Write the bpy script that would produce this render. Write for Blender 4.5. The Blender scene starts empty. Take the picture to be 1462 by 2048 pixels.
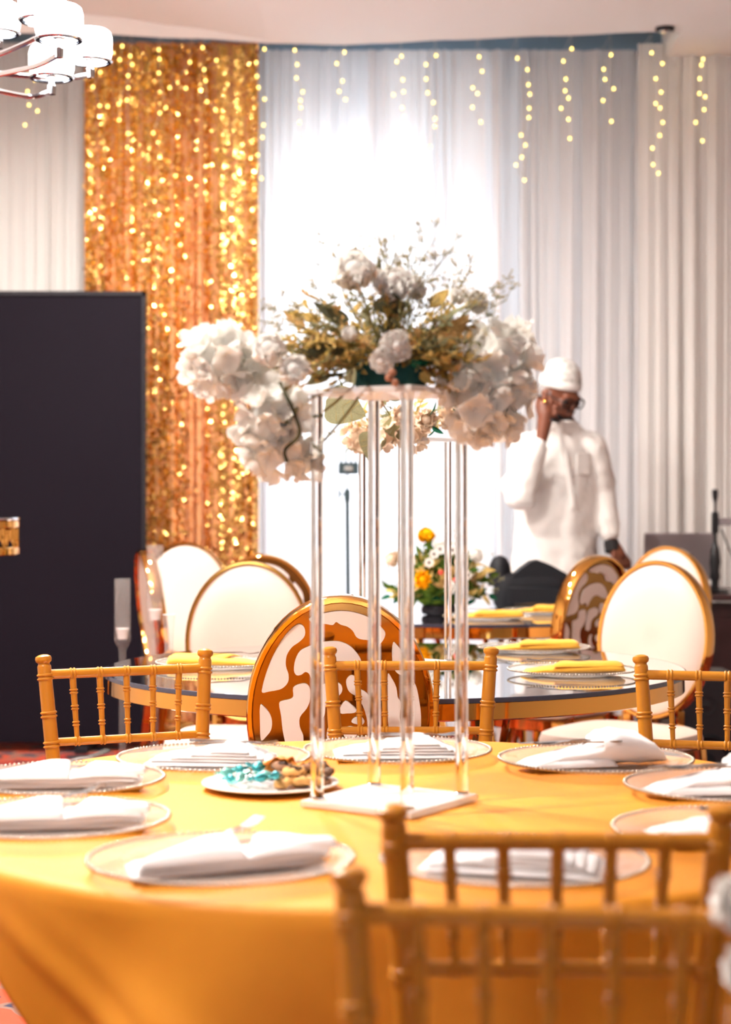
import bpy, math, random
from mathutils import Vector, Matrix, Euler, noise
R = math.radians
sc = bpy.context.scene
col = sc.collection

# ---------------------------------------------------------------- camera
F, CX, HY, CZ = 3600.0, 731.0, 990.0, 1.23          # focal length in px, centre column, horizon row, eye height
def P(px, py, d):                                    # where a ray through a photo point stands at depth d
    return Vector(((px - CX) / F * d, d, CZ - (py - HY) / F * d))
cam = bpy.data.cameras.new('camera'); camo = bpy.data.objects.new('camera', cam); col.objects.link(camo)
camo.location = (0, 0, CZ); camo.rotation_euler = (R(90), 0, 0)
cam.sensor_width = 36; cam.lens = 36 * F / 2048; cam.shift_y = -34 / 2048
cam.clip_start = .05; cam.clip_end = 200
cam.dof.use_dof = True; cam.dof.focus_distance = 3.85; cam.dof.aperture_fstop = 3.5
sc.camera = camo

# ---------------------------------------------------------------- sky, lights, exposure
w = bpy.data.worlds.new('daylight'); sc.world = w; w.use_nodes = True
bg = w.node_tree.nodes['Background']; bg.inputs[0].default_value = (.80, .91, 1, 1); bg.inputs[1].default_value = 4.6
sc.view_settings.view_transform = 'Standard'; sc.view_settings.look = 'None'
sc.view_settings.exposure = 0.62; sc.view_settings.gamma = 1; sc.view_settings.use_curve_mapping = False
sc.cycles.use_denoising = True
sc.cycles.max_bounces = 6; sc.cycles.diffuse_bounces = 3; sc.cycles.transparent_max_bounces = 10; sc.cycles.glossy_bounces = 3
sc.cycles.use_light_tree = False
sc.cycles.use_adaptive_sampling = True; sc.cycles.adaptive_threshold = .1; sc.cycles.adaptive_min_samples = 16
sc.cycles.transmission_bounces = 5; sc.cycles.sample_clamp_indirect = 8

def area(name, loc, rot, sx, sy, power, color=(1, 1, 1), shape='RECTANGLE', portal=False):
    l = bpy.data.lights.new(name, 'AREA'); l.shape = shape; l.size = sx; l.size_y = sy
    l.energy = power; l.color = color; l.cycles.is_portal = portal
    o = bpy.data.objects.new(name, l); col.objects.link(o); o.location = loc; o.rotation_euler = rot
    return o
WIN = (-.46, .40, .45, 3.1)                          # window behind the sheer drapes: x0 x1 z0 z1
area('window_portal', ((WIN[0]+WIN[1])/2, 9.72, (WIN[2]+WIN[3])/2), (R(-90), 0, 0), WIN[1]-WIN[0], WIN[3]-WIN[2], 1, portal=True)
REAR = [(-2.5, -2.1), (-.2, .2), (2.1, 2.5)]       # unseen windows added behind the camera for fill light and reflections
for a_, b_ in REAR:
    area('window_portal', ((a_+b_)/2, -3.05, 1.75), (R(90), 0, 0), b_-a_, 2.7, 1, portal=True)
DOWN = [(x, y) for y in (2.0, 4.2, 6.0, 7.2) for x in ((-1.5, 1.5) if y < 7 else (-.8, 1.4))]
for x, y in DOWN:                                    # fill light from ceiling lamps added out of view
    area('fill_beam', (x, y, 3.455), (0, 0, 0), .22, .22, (84, 104, 100, 74)[(2., 4.2, 6., 7.2).index(y)], (1, .95, .88), 'DISK')

# ---------------------------------------------------------------- helpers
def lin(c):
    c = c / 255
    return c / 12.92 if c <= .04045 else ((c + .055) / 1.055) ** 2.4
def rgb(r, g, b): return (lin(r), lin(g), lin(b), 1)
MATS = {}
def mat(name, c, rough=.5, metal=0., noise_amt=0, noise_scale=20, bump=0, bump_scale=60, coat=0, sheen=0, spec=.5, sss=0, c2=None):
    m = bpy.data.materials.new(name); m.use_nodes = True; nt = m.node_tree; b = nt.nodes['Principled BSDF']
    b.inputs['Base Color'].default_value = c; b.inputs['Roughness'].default_value = rough
    b.inputs['Metallic'].default_value = metal; b.inputs['Coat Weight'].default_value = coat
    b.inputs['Sheen Weight'].default_value = sheen; b.inputs['Specular IOR Level'].default_value = spec
    if coat: b.inputs['Coat Roughness'].default_value = .08
    if noise_amt or c2:
        tc = nt.nodes.new('ShaderNodeTexCoord'); n = nt.nodes.new('ShaderNodeTexNoise')
        n.inputs['Scale'].default_value = noise_scale; n.inputs['Detail'].default_value = 4
        nt.links.new(tc.outputs['Object'], n.inputs['Vector'])
        r = nt.nodes.new('ShaderNodeValToRGB'); r.color_ramp.elements[0].position = .32; r.color_ramp.elements[1].position = .68
        r.color_ramp.elements[0].color = c2 or tuple(x * (1 - noise_amt) for x in c[:3]) + (1,)
        r.color_ramp.elements[1].color = c
        nt.links.new(n.outputs['Fac'], r.inputs['Fac']); nt.links.new(r.outputs['Color'], b.inputs['Base Color'])
    if bump:
        tc = nt.nodes.new('ShaderNodeTexCoord'); n = nt.nodes.new('ShaderNodeTexNoise')
        n.inputs['Scale'].default_value = bump_scale; n.inputs['Detail'].default_value = 3
        nt.links.new(tc.outputs['Object'], n.inputs['Vector'])
        bp = nt.nodes.new('ShaderNodeBump'); bp.inputs['Strength'].default_value = bump; bp.inputs['Distance'].default_value = .01
        nt.links.new(n.outputs['Fac'], bp.inputs['Height']); nt.links.new(bp.outputs['Normal'], b.inputs['Normal'])
    MATS[name] = m
    return m
def emis(name, c, s):
    m = bpy.data.materials.new(name); m.use_nodes = True; nt = m.node_tree; nt.nodes.clear()
    e = nt.nodes.new('ShaderNodeEmission'); e.inputs[0].default_value = c; e.inputs[1].default_value = s
    o = nt.nodes.new('ShaderNodeOutputMaterial'); nt.links.new(e.outputs[0], o.inputs[0]); return m
def sheer(name, c, trans=.12, transl=.5):
    m = bpy.data.materials.new(name); m.use_nodes = True; nt = m.node_tree; nt.nodes.clear()
    d = nt.nodes.new('ShaderNodeBsdfDiffuse'); d.inputs[0].default_value = c
    t = nt.nodes.new('ShaderNodeBsdfTranslucent'); t.inputs[0].default_value = c
    tr = nt.nodes.new('ShaderNodeBsdfTransparent')
    a = nt.nodes.new('ShaderNodeMixShader'); a.inputs[0].default_value = transl
    b = nt.nodes.new('ShaderNodeMixShader'); b.inputs[0].default_value = trans
    o = nt.nodes.new('ShaderNodeOutputMaterial')
    nt.links.new(d.outputs[0], a.inputs[1]); nt.links.new(t.outputs[0], a.inputs[2])
    nt.links.new(a.outputs[0], b.inputs[1]); nt.links.new(tr.outputs[0], b.inputs[2]); nt.links.new(b.outputs[0], o.inputs[0])
    return m
def petalmat(name, c, transl=.35, c2=None, scale=30):
    m = bpy.data.materials.new(name); m.use_nodes = True; nt = m.node_tree; nt.nodes.clear()
    d = nt.nodes.new('ShaderNodeBsdfDiffuse'); d.inputs[0].default_value = c
    t = nt.nodes.new('ShaderNodeBsdfTranslucent'); t.inputs[0].default_value = c
    a = nt.nodes.new('ShaderNodeMixShader'); a.inputs[0].default_value = transl
    o = nt.nodes.new('ShaderNodeOutputMaterial')
    if c2:
        tc = nt.nodes.new('ShaderNodeTexCoord'); n = nt.nodes.new('ShaderNodeTexNoise'); n.inputs['Scale'].default_value = scale
        r = nt.nodes.new('ShaderNodeValToRGB'); r.color_ramp.elements[0].color = c; r.color_ramp.elements[1].color = c2
        r.color_ramp.elements[0].position = .38; r.color_ramp.elements[1].position = .62
        nt.links.new(tc.outputs['Object'], n.inputs['Vector']); nt.links.new(n.outputs['Fac'], r.inputs['Fac'])
        nt.links.new(r.outputs['Color'], d.inputs[0]); nt.links.new(r.outputs['Color'], t.inputs[0])
    nt.links.new(d.outputs[0], a.inputs[1]); nt.links.new(t.outputs[0], a.inputs[2]); nt.links.new(a.outputs[0], o.inputs[0])
    return m
def clear(name, tint, veil=.08, refl=1.45, rough=.02):
    m = bpy.data.materials.new(name); m.use_nodes = True; nt = m.node_tree; nt.nodes.clear()
    tr = nt.nodes.new('ShaderNodeBsdfTransparent'); tr.inputs[0].default_value = tint
    g = nt.nodes.new('ShaderNodeBsdfGlossy'); g.inputs['Roughness'].default_value = rough
    d = nt.nodes.new('ShaderNodeBsdfDiffuse'); d.inputs[0].default_value = (.9, .87, .84, 1)
    lw = nt.nodes.new('ShaderNodeLayerWeight'); lw.inputs[0].default_value = .5
    pw = nt.nodes.new('ShaderNodeMath'); pw.operation = 'POWER'; pw.inputs[1].default_value = 3.5
    fr = nt.nodes.new('ShaderNodeMath'); fr.operation = 'MULTIPLY_ADD'; fr.inputs[1].default_value = (refl-1)*.7; fr.inputs[2].default_value = .02
    nt.links.new(lw.outputs['Facing'], pw.inputs[0]); nt.links.new(pw.outputs[0], fr.inputs[0])
    a = nt.nodes.new('ShaderNodeMixShader'); a.inputs[0].default_value = veil
    b = nt.nodes.new('ShaderNodeMixShader'); o = nt.nodes.new('ShaderNodeOutputMaterial')
    nt.links.new(tr.outputs[0], a.inputs[1]); nt.links.new(d.outputs[0], a.inputs[2])
    nt.links.new(fr.outputs[0], b.inputs[0]); nt.links.new(a.outputs[0], b.inputs[1]); nt.links.new(g.outputs[0], b.inputs[2])
    nt.links.new(b.outputs[0], o.inputs[0]); return m
def glassmat(name, c=(1, 1, 1, 1), ior=1.49, rough=0.):
    m = bpy.data.materials.new(name); m.use_nodes = True; nt = m.node_tree; nt.nodes.clear()
    g = nt.nodes.new('ShaderNodeBsdfGlass'); g.inputs['Color'].default_value = c; g.inputs['IOR'].default_value = ior
    g.inputs['Roughness'].default_value = rough
    o = nt.nodes.new('ShaderNodeOutputMaterial'); nt.links.new(g.outputs[0], o.inputs[0]); return m

def frame_of(t):
    t = t.normalized(); up = Vector((0, 0, 1)) if abs(t.z) < .95 else Vector((0, 1, 0))
    a = t.cross(up).normalized(); return a, a.cross(t).normalized()
class MB:
    def __init__(s): s.v = []; s.f = []
    def add(s, vs, fs):
        o = len(s.v); s.v += [tuple(x) for x in vs]; s.f += [tuple(i + o for i in f) for f in fs]; return s
    def box(s, c, d, rot=None):
        c = Vector(c); hx, hy, hz = (k / 2 for k in d)
        vs = [Vector((x, y, z)) for x in (-hx, hx) for y in (-hy, hy) for z in (-hz, hz)]
        if rot: 
            m = Euler(rot).to_matrix(); vs = [m @ v for v in vs]
        return s.add([v + c for v in vs], [(0, 1, 3, 2), (4, 6, 7, 5), (0, 4, 5, 1), (2, 3, 7, 6), (0, 2, 6, 4), (1, 5, 7, 3)])
    def bbox(s, c, d, b=.004, rot=None):              # box with chamfered edges
        hx, hy, hz = (k / 2 for k in d); b = min(b, hx * .9, hy * .9, hz * .9); c = Vector(c)
        m = Euler(rot).to_matrix() if rot else Matrix.Identity(3)
        rings = []
        for z, k in ((-hz, b), (-hz + b, 0), (hz - b, 0), (hz, b)):
            x, y = hx - k, hy - k; q = b if k == 0 else b * .5
            rings.append([Vector(p) for p in ((-x+q, -y, z), (x-q, -y, z), (x, -y+q, z), (x, y-q, z), (x-q, y, z), (-x+q, y, z), (-x, y-q, z), (-x, -y+q, z))])
        return s.loft([[m @ p + c for p in r] for r in rings])
    def loft(s, rings, cap=True, closed=True):
        n = len(rings[0]); vs = [p for r in rings for p in r]; fs = []
        for i in range(len(rings) - 1):
            for j in range(n if closed else n - 1):
                k = (j + 1) % n
                fs.append((i*n+j, i*n+k, (i+1)*n+k, (i+1)*n+j))
        if cap: fs += [tuple(range(n))[::-1], tuple(range((len(rings)-1)*n, len(rings)*n))]
        return s.add(vs, fs)
    def tube(s, path, rad, n=8, cap=True, closed=False, flat=1.):
        path = [Vector(p) for p in path]; m = len(path)
        if not hasattr(rad, '__len__'): rad = [rad] * m
        rings = []; a = None
        for i, p in enumerate(path):
            if closed: t = path[(i+1) % m] - path[i-1]
            else: t = path[min(i+1, m-1)] - path[max(i-1, 0)]
            if t.length < 1e-9: t = Vector((0, 0, 1))
            t.normalize()
            if a is None: a, b = frame_of(t)
            else:
                a = (a - t * a.dot(t)); a = a.normalized() if a.length > 1e-6 else frame_of(t)[0]; b = a.cross(t)
            rings.append([p + (a * math.cos(2*math.pi*j/n) + b * math.sin(2*math.pi*j/n) * flat) * rad[i] for j in range(n)])
        if closed: return s.loft(rings + [rings[0]], cap=False)
        return s.loft(rings, cap)
    def lathe(s, prof, n=24, c=(0, 0, 0), axis=None, cap=True, sx=1., sy=1.):
        c = Vector(c); rings = []
        for r, z in prof:
            ring = [Vector((math.cos(2*math.pi*j/n) * r * sx, math.sin(2*math.pi*j/n) * r * sy, z)) for j in range(n)]
            if axis is not None: ring = [axis @ p for p in ring]
            rings.append([p + c for p in ring])
        return s.loft(rings, cap)
    def ell(s, c, r, n=14, m=9, rot=None):
        c = Vector(c); mt = Euler(rot).to_matrix() if rot else Matrix.Identity(3); rx, ry, rz = r if hasattr(r, '__len__') else (r, r, r)
        rings = []
        for i in range(1, m):
            a = math.pi * i / m
            rings.append([c + mt @ Vector((rx*math.sin(a)*math.cos(2*math.pi*j/n), ry*math.sin(a)*math.sin(2*math.pi*j/n), -rz*math.cos(a))) for j in range(n)])
        o = len(s.v); s.loft(rings, cap=False)
        s.v += [tuple(c + mt @ Vector((0, 0, -rz))), tuple(c + mt @ Vector((0, 0, rz)))]; b, t = len(s.v) - 2, len(s.v) - 1
        for j in range(n):
            k = (j + 1) % n; s.f.append((b, o+k, o+j)); q = o + (m-2)*n; s.f.append((t, q+j, q+k))
        return s
    def cap_(s, a, b, ra, rb, n=12):                  # capsule with two radii
        a, b = Vector(a), Vector(b); t = (b - a)
        L = t.length; t.normalize() if L > 1e-6 else None
        pts = []; rr = []
        for i in range(5):
            q = math.pi/2 * i/4; pts.append(a - t * ra * math.cos(q)); rr.append(max(ra * math.sin(q), 1e-4))
        for i in range(5):
            q = math.pi/2 * i/4; pts.append(b + t * rb * math.sin(q)); rr.append(max(rb * math.cos(q), 1e-4))
        return s.tube(pts, rr, n)
    def prism(s, pts, d, c=(0, 0, 0)):                # closed outline in x,z extruded along y
        n = len(pts); vs = [(x + c[0], c[1], z + c[2]) for x, z in pts] + [(x + c[0], c[1] + d, z + c[2]) for x, z in pts]
        fs = [tuple(range(n)), tuple(range(n, 2*n))[::-1]] + [(i, i+n, (i+1) % n + n, (i+1) % n) for i in range(n)]
        return s.add(vs, fs)
    def grid(s, fn, nu, nv, flip=False):
        vs = [fn(i / (nu-1), j / (nv-1)) for j in range(nv) for i in range(nu)]
        fs = [(j*nu+i, j*nu+i+1, (j+1)*nu+i+1, (j+1)*nu+i) for j in range(nv-1) for i in range(nu-1)]
        return s.add(vs, fs)
    def mesh(s, name, m, smooth=True, angle=None):
        me = bpy.data.meshes.new(name); me.from_pydata(s.v, [], s.f); me.update()
        if m is not None: me.materials.append(m)
        if smooth: me.polygons.foreach_set('use_smooth', [True] * len(me.polygons))
        if smooth and angle: me.set_sharp_from_angle(angle=R(angle))
        return me
    def build(s, name, m, parent=None, smooth=True, angle=40, kind=None, loc=None, rot=None):
        return link(name, s.mesh(name, m, smooth, angle), parent, loc, rot, kind)
def link(name, me, parent=None, loc=None, rot=None, kind=None, scale=None):
    o = bpy.data.objects.new(name, me); col.objects.link(o); o.parent = parent
    if loc is not None: o.location = loc
    if rot is not None: o.rotation_euler = rot
    if scale is not None: o.scale = scale if hasattr(scale, '__len__') else (scale,)*3
    if kind: o['kind'] = kind
    return o
def tag(o, label=None, cat=None, group=None, kind=None):
    if label: o['label'] = label
    if cat: o['category'] = cat
    if group: o['group'] = group
    if kind: o['kind'] = kind
    return o
def thing(name, label, cat, loc=(0, 0, 0), rz=0, group=None):
    o = bpy.data.objects.new(name, None); o.empty_display_size = .05; col.objects.link(o)
    o.location = loc; o.rotation_euler = (0, 0, rz); return tag(o, label, cat, group)
def kids(o): return [c for c in col.objects if c.parent == o]
def copy_tree(o, loc=None, rz=None, label=None, group=None, parent=None, ch=None):
    if ch is None:
        ch = {}
        for c in col.objects:
            if c.parent: ch.setdefault(c.parent, []).append(c)
    n = o.copy(); col.objects.link(n); n.parent = parent
    if loc is not None: n.location = loc
    if rz is not None: n.rotation_euler = (0, 0, rz)
    if label: n['label'] = label
    if group: n['group'] = group
    for c in ch.get(o, []): copy_tree(c, parent=n, ch=ch)
    return n
def smoothloop(pts, k=3):                             # closed Catmull-Rom through 2-D points
    out = []; n = len(pts)
    for i in range(n):
        p0, p1, p2, p3 = (Vector(pts[(i+j-1) % n]) for j in range(4))
        for q in range(k):
            t = q / k
            out.append(.5 * ((2*p1) + (p2-p0)*t + (2*p0-5*p1+4*p2-p3)*t*t + (3*p1-p0-3*p2+p3)*t**3))
    return out
def crom(pts, k=6):                                   # open Catmull-Rom path
    pts = [Vector(p) for p in pts]; q = [2*pts[0]-pts[1]] + pts + [2*pts[-1]-pts[-2]]; out = []
    for i in range(1, len(q)-2):
        p0, p1, p2, p3 = q[i-1:i+3]
        for j in range(k):
            t = j / k
            out.append(.5 * ((2*p1) + (p2-p0)*t + (2*p0-5*p1+4*p2-p3)*t*t + (3*p1-p0-3*p2+p3)*t**3))
    return out + [pts[-1]]

# ---------------------------------------------------------------- materials
M_wall = mat('cream_wall', rgb(225, 216, 205), .8)
M_ceil = mat('ceiling_paint', rgb(250, 246, 242), .85)
M_recess = mat('recess_shade', rgb(150, 175, 195), .85)  # bluish shade of the cove put into the base colour
M_frame = mat('window_frame_paint', rgb(225, 230, 235), .5)
M_glasspane = clear('window_glass', (.97, .99, 1, 1), 0, 1.3)
M_sheer = sheer('white_sheer_fabric', rgb(250, 248, 250), .02, .45)
M_sheer2 = sheer('ivory_sheer_fabric', rgb(250, 246, 243), .02, .3)
M_goldcloth = mat('gold_curtain_cloth', rgb(226, 156, 100), .6, 0, .2, 9, sheen=.2)
M_sequin = mat('gold_sequin', rgb(255, 206, 118), .2, 1.)
M_black = mat('black_backdrop', rgb(22, 17, 25), .6, 0, 0, 6, .08, 400, spec=.06)
M_blacktrim = mat('black_trim', rgb(30, 27, 33), .5, spec=.2)
M_gold = mat('polished_gold', rgb(224, 162, 82), .07, 1.)
M_gold2 = mat('bronze_gold_plate', rgb(150, 112, 62), .1, 1.)
M_cream = mat('cream_leatherette', rgb(214, 193, 179), .45, 0, 0, 8, .04, 300)
M_inlay = mat('white_inlay', rgb(248, 238, 232), .4)
M_resin = mat('gold_resin', rgb(196, 128, 34), .34, 0, coat=.12, spec=.3, c2=rgb(188, 120, 28), noise_scale=6)
M_satin = mat('golden_satin', rgb(228, 150, 40), .55, 0, sheen=0, spec=.28, bump=.05, bump_scale=500, c2=rgb(216, 136, 32), noise_scale=7)
M_mirror = mat('mirror_glass', rgb(205, 208, 214), .025, 1.)
M_edge = mat('glass_edge', rgb(70, 72, 88), .15, .2)
M_acryl = glassmat('clear_acrylic', (1, .995, .99, 1), 1.49)
M_acrylplate = clear('frosted_acrylic', (1, .98, .96, 1), .6, 1.25, .2)
M_charger = clear('charger_glass', (.99, .98, .97, 1), .13, 1.4, .06)
M_bead = mat('silver_beads', rgb(188, 176, 160), .25, 1.)
M_napkin = mat('white_linen', rgb(246, 244, 246), .8, 0, 0, 8, .06, 350, sheen=.2)
M_ynapkin = mat('yellow_linen', rgb(244, 176, 50), .8, 0, 0, 8, .06, 350, sheen=.2)
M_steel = mat('cutlery_steel', rgb(140, 134, 132), .2, 1.)
M_china = mat('white_china', rgb(248, 244, 240), .2, coat=.4)
M_chrome = mat('chrome', rgb(215, 218, 224), .08, 1.)
M_opal = emis('lit_opal_glass', (1, .97, .93, 1), 9)
M_bulb = emis('fairy_bulb_glow', (1, .66, .15, 1), 5)
M_wire = mat('fairy_wire', rgb(225, 220, 210), .5)
M_petal = petalmat('ivory_petal', rgb(254, 251, 244), .34, rgb(255, 254, 251), 25)
M_rose = petalmat('white_rose_petal', rgb(254, 250, 245), .3)
M_beige = petalmat('beige_rose_petal', rgb(242, 218, 192), .25)
M_yellow = petalmat('yellow_rose_petal', rgb(252, 180, 20), .25)
M_leafd = petalmat('dark_leaf', rgb(70, 74, 66), .25, rgb(104, 98, 68), 30)
M_leafo = petalmat('olive_leaf', rgb(190, 160, 84), .42, rgb(226, 198, 130), 40)
M_leafg = petalmat('sage_leaf', rgb(164, 160, 126), .35, rgb(140, 142, 108), 50)
M_leafb = petalmat('bronze_leaf', rgb(180, 140, 90), .42, rgb(214, 178, 122), 40)
M_green = petalmat('deep_green_leaf', rgb(32, 84, 62), .2)
M_green2 = petalmat('fresh_green_leaf', rgb(96, 116, 42), .25, rgb(60, 84, 36), 40)
M_stem = mat('flower_stem', rgb(132, 124, 70), .6)
M_gyp = petalmat('gypsophila_blossom', rgb(206, 190, 150), .3)
M_foam = mat('green_floral_foam', rgb(22, 74, 74), .9, bump=.2, bump_scale=300)
M_pink = mat('berry', rgb(176, 120, 92), .5)
M_carpet = None

# ================================================================ the room
def carpet():
    m = bpy.data.materials.new('patterned_carpet'); m.use_nodes = True; nt = m.node_tree; b = nt.nodes['Principled BSDF']
    tc = nt.nodes.new('ShaderNodeTexCoord'); v = nt.nodes.new('ShaderNodeTexVoronoi'); v.inputs['Scale'].default_value = 3.2
    n = nt.nodes.new('ShaderNodeTexNoise'); n.inputs['Scale'].default_value = 5; n.inputs['Detail'].default_value = 2
    mx = nt.nodes.new('ShaderNodeMix'); mx.data_type = 'RGBA'; mx.inputs[0].default_value = .35
    r = nt.nodes.new('ShaderNodeValToRGB'); r.color_ramp.interpolation = 'CONSTANT'
    e = r.color_ramp.elements; e[0].color = rgb(30, 24, 34); e[1].position = .38; e[1].color = rgb(150, 34, 20)
    for p, c in ((.52, rgb(52, 30, 40)), (.6, rgb(176, 60, 30)), (.7, rgb(120, 88, 76)), (.76, rgb(40, 36, 60))):
        q = e.new(p); q.color = c
    nt.links.new(tc.outputs['Object'], n.inputs['Vector']); nt.links.new(tc.outputs['Object'], mx.inputs[6])
    nt.links.new(n.outputs['Color'], mx.inputs[7]); nt.links.new(mx.outputs[2], v.inputs['Vector'])
    nt.links.new(v.outputs['Distance'], r.inputs['Fac']); nt.links.new(r.outputs['Color'], b.inputs['Base Color'])
    b.inputs['Roughness'].default_value = .9; return m
M_carpet = carpet()
X0, X1, Y0, Y1 = -4.2, 4.2, -3.1, 9.7
def struct(name, mb, m, smooth=False):
    return tag(mb.build(name, m, smooth=smooth), kind='structure')
struct('floor', MB().box((0, (Y0+Y1)/2, -.05), (X1-X0, Y1-Y0, .1)), M_carpet)
struct('wall_left', MB().box((X0-.05, (Y0+Y1)/2, 1.95), (.1, Y1-Y0, 3.9)), M_wall)
struct('wall_right', MB().box((X1+.05, (Y0+Y1)/2, 1.95), (.1, Y1-Y0, 3.9)), M_wall)
b = MB()                                              # far wall with the window opening
b.box(((X0+WIN[0])/2, Y1+.1, 1.95), (WIN[0]-X0, .2, 3.9)).box(((X1+WIN[1])/2, Y1+.1, 1.95), (X1-WIN[1], .2, 3.9))
b.box(((WIN[0]+WIN[1])/2, Y1+.1, WIN[2]/2), (WIN[1]-WIN[0], .2, WIN[2])).box(((WIN[0]+WIN[1])/2, Y1+.1, (WIN[3]+3.9)/2), (WIN[1]-WIN[0], .2, 3.9-WIN[3]))
struct('wall_back', b, M_wall)
b = MB(); xs = [X0] + [k for ab in REAR for k in ab] + [X1]
for i in range(0, len(xs), 2): b.box(((xs[i]+xs[i+1])/2, Y0-.1, 1.95), (xs[i+1]-xs[i], .2, 3.9))
for a_, b_ in REAR: b.box(((a_+b_)/2, Y0-.1, .2), (b_-a_, .2, .4)).box(((a_+b_)/2, Y0-.1, 3.5), (b_-a_, .2, .8))
struct('wall_front', b, M_wall)
def window(n, x0, x1, z0, z1, y, mull):
    b = MB(); t = .05
    b.box(((x0+x1)/2, y, z0+t/2), (x1-x0, .06, t)).box(((x0+x1)/2, y, z1-t/2), (x1-x0, .06, t))
    for x in [x0+t/2, x1-t/2] + mull: b.box((x, y, (z0+z1)/2), (t, .06, z1-z0))
    o = struct('window_%d' % n, b, M_frame)
    MB().box(((x0+x1)/2, y, (z0+z1)/2), (x1-x0-.06, .008, z1-z0-.06)).build('pane', M_glasspane, o, smooth=False)
window(1, *WIN, Y1+.1, [.04])
for i, (a_, b_) in enumerate(REAR): window(i+2, a_, b_, .4, 3.1, Y0-.1, [(a_+b_)/2])  # the added rear windows, never in view

# ceiling with the wavy dropped edge in front of the drapes
EDGE = [(-1400, 60), (-300, 64), (0, 66), (180, 68), (380, 77), (560, 87), (680, 90), (760, 87), (900, 80), (1100, 72), (1300, 64), (1354, 62), (1358, 90), (1700, 90), (2600, 90)]
def edge_y(px):
    for (a, ya), (b2, yb) in zip(EDGE, EDGE[1:]):
        if px <= b2:
            t = (px-a)/(b2-a); t = t*t*(3-2*t) if b2-a > 10 else t
            return ya + (yb-ya)*t
    return 90
def sst(a, b2, x): t = min(1, max(0, (x-a)/(b2-a))); return t*t*(3-2*t)
ZC = 3.45
top = []; pxs = [-1020 + k*12 for k in range(295)] + [1354.5, 1357.5]; pxs.sort()
rows = []
for px in pxs:
    d = F*(ZC-CZ)/(HY-edge_y(px)); 
    if px > 1356: d = 9.25
    x = (px-CX)/F*8.75; zz = ZC + .09*sst(660, 120, px) if px < 660 else ZC
    rows.append((x, d, zz))
b = MB()
vs = []; fs = []
for x, d, zz in rows: vs += [(x, Y0, zz), (x, d*.6, zz), (x, d-.02, zz), (x, d, ZC), (x, d+.01, ZC+.5)]
for i in range(len(rows)-1):
    for j in range(4): fs.append((i*5+j, i*5+j+1, i*5+6+j, i*5+5+j))
b.add(vs, fs); o = struct('ceiling', b, M_ceil, True)
o.data.set_sharp_from_angle(angle=R(30))
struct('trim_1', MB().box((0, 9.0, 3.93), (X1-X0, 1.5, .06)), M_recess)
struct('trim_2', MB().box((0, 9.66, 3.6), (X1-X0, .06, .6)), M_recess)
for i, (x, y) in enumerate(DOWN):  # fixtures for the added fill beams, never in view
    o = thing('added_downlight', 'round ceiling lamp added out of view over the hall', 'ceiling lamp', (x, y, ZC), 0, 'added fill lamps in the ceiling')
    MB().lathe([(.15, .10), (.15, -.006), (.12, -.012), (.12, .02), (.14, .10)], 28, cap=False).build('trim_ring', M_chrome, o)
    MB().lathe([(.118, .015), (.118, .02)], 28).build('lens', M_opal, o)
o = thing('ceiling_speaker', 'small dark round speaker set in the ceiling above the ivory drape', 'speaker', P(1330, 54, 8.55) * 1, 0)
o.location.z = ZC
MB().lathe([(.045, 0), (.045, -.012), (.03, -.018), (.002, -.018)], 24).build('housing', M_blacktrim, o)
MB().lathe([(.026, -.018), (.022, -.024), (.002, -.026)], 20).build('grille', M_chrome, o)

# ---------------------------------------------------------------- drapes
def drape(name, label, px0, px1, d, ztop, nf, amp, m, seed, group=None, fan=0., cat='curtain', part='fabric', zb=.02):
    x0, x1 = (px0-CX)/F*d, (px1-CX)/F*d; L = x1-x0; n = nf*14; rows_ = 26
    rnd = random.Random(seed); ph = [rnd.uniform(0, 6.28) for _ in range(6)]
    def off(u, t):                                    # t: 0 at the top
        q = 2*math.pi*(nf*u + .55*math.sin(5.1*u*2+ph[0]) + .35*math.sin(13*u+ph[1]) + fan*t*(u-.4))
        a = amp*(.45+.55*min(1, t*2.2))*(.7+.5*math.sin(7*u*2+ph[2]+t))
        return a*math.sin(q) + .35*a*math.sin(2.3*q+ph[3]+t*1.3) + .12*amp*math.sin(5*q+ph[4]+3*t)
    def fn(u, v):
        t = 1-v; z = zb+(ztop-zb)*v
        hdr = .012*math.sin(nf*6.28*3.7*u+ph[5])*max(0, 1-t*18)
        return (x0+L*u + .5*off(u+.01, t)*.4, d+off(u, t)+hdr, z)
    root = thing(name, label, cat, ((x0+x1)/2, d, 0), 0, group)
    b = MB().grid(fn, n, rows_); cx = (x0+x1)/2
    b.v = [(x-cx, y-d, z) for x, y, z in b.v]
    b.build(part, m, root, angle=None)
    MB().tube([(x0-cx, .07, ztop-.03), (x1-cx, .07, ztop-.03)], .014, 10).build('rod', M_chrome, root)
    return root, off, x0, L
G = 'white sheer drapes along the far wall'
drape('sheer_curtain', 'grey-white sheer curtain left of the gold sequin curtain', -190, 182, 9.27, CZ+905*9.27/F, 13, .026, M_sheer2, 3, G)
drape('sheer_curtain', 'bright backlit white sheer curtain right beside the gold sequin curtain', 505, 752, 9.27, CZ+890*9.27/F, 8, .028, M_sheer, 5, G, .8)
drape('sheer_curtain', 'backlit bluish white sheer curtain behind the tall flower arrangement', 738, 1010, 9.16, CZ+890*9.16/F, 9, .03, M_sheer, 8, G, -.9)
drape('sheer_curtain', 'grey-white sheer curtain directly behind the man in the white cap', 1000, 1292, 9.27, CZ+890*9.27/F, 9, .03, M_sheer, 11, G, .6)
drape('sheer_curtain', 'ivory sheer curtain at the right end of the far wall', 1276, 1760, 9.1, CZ+903*9.1/F, 15, .026, M_sheer2, 14, G)

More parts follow.
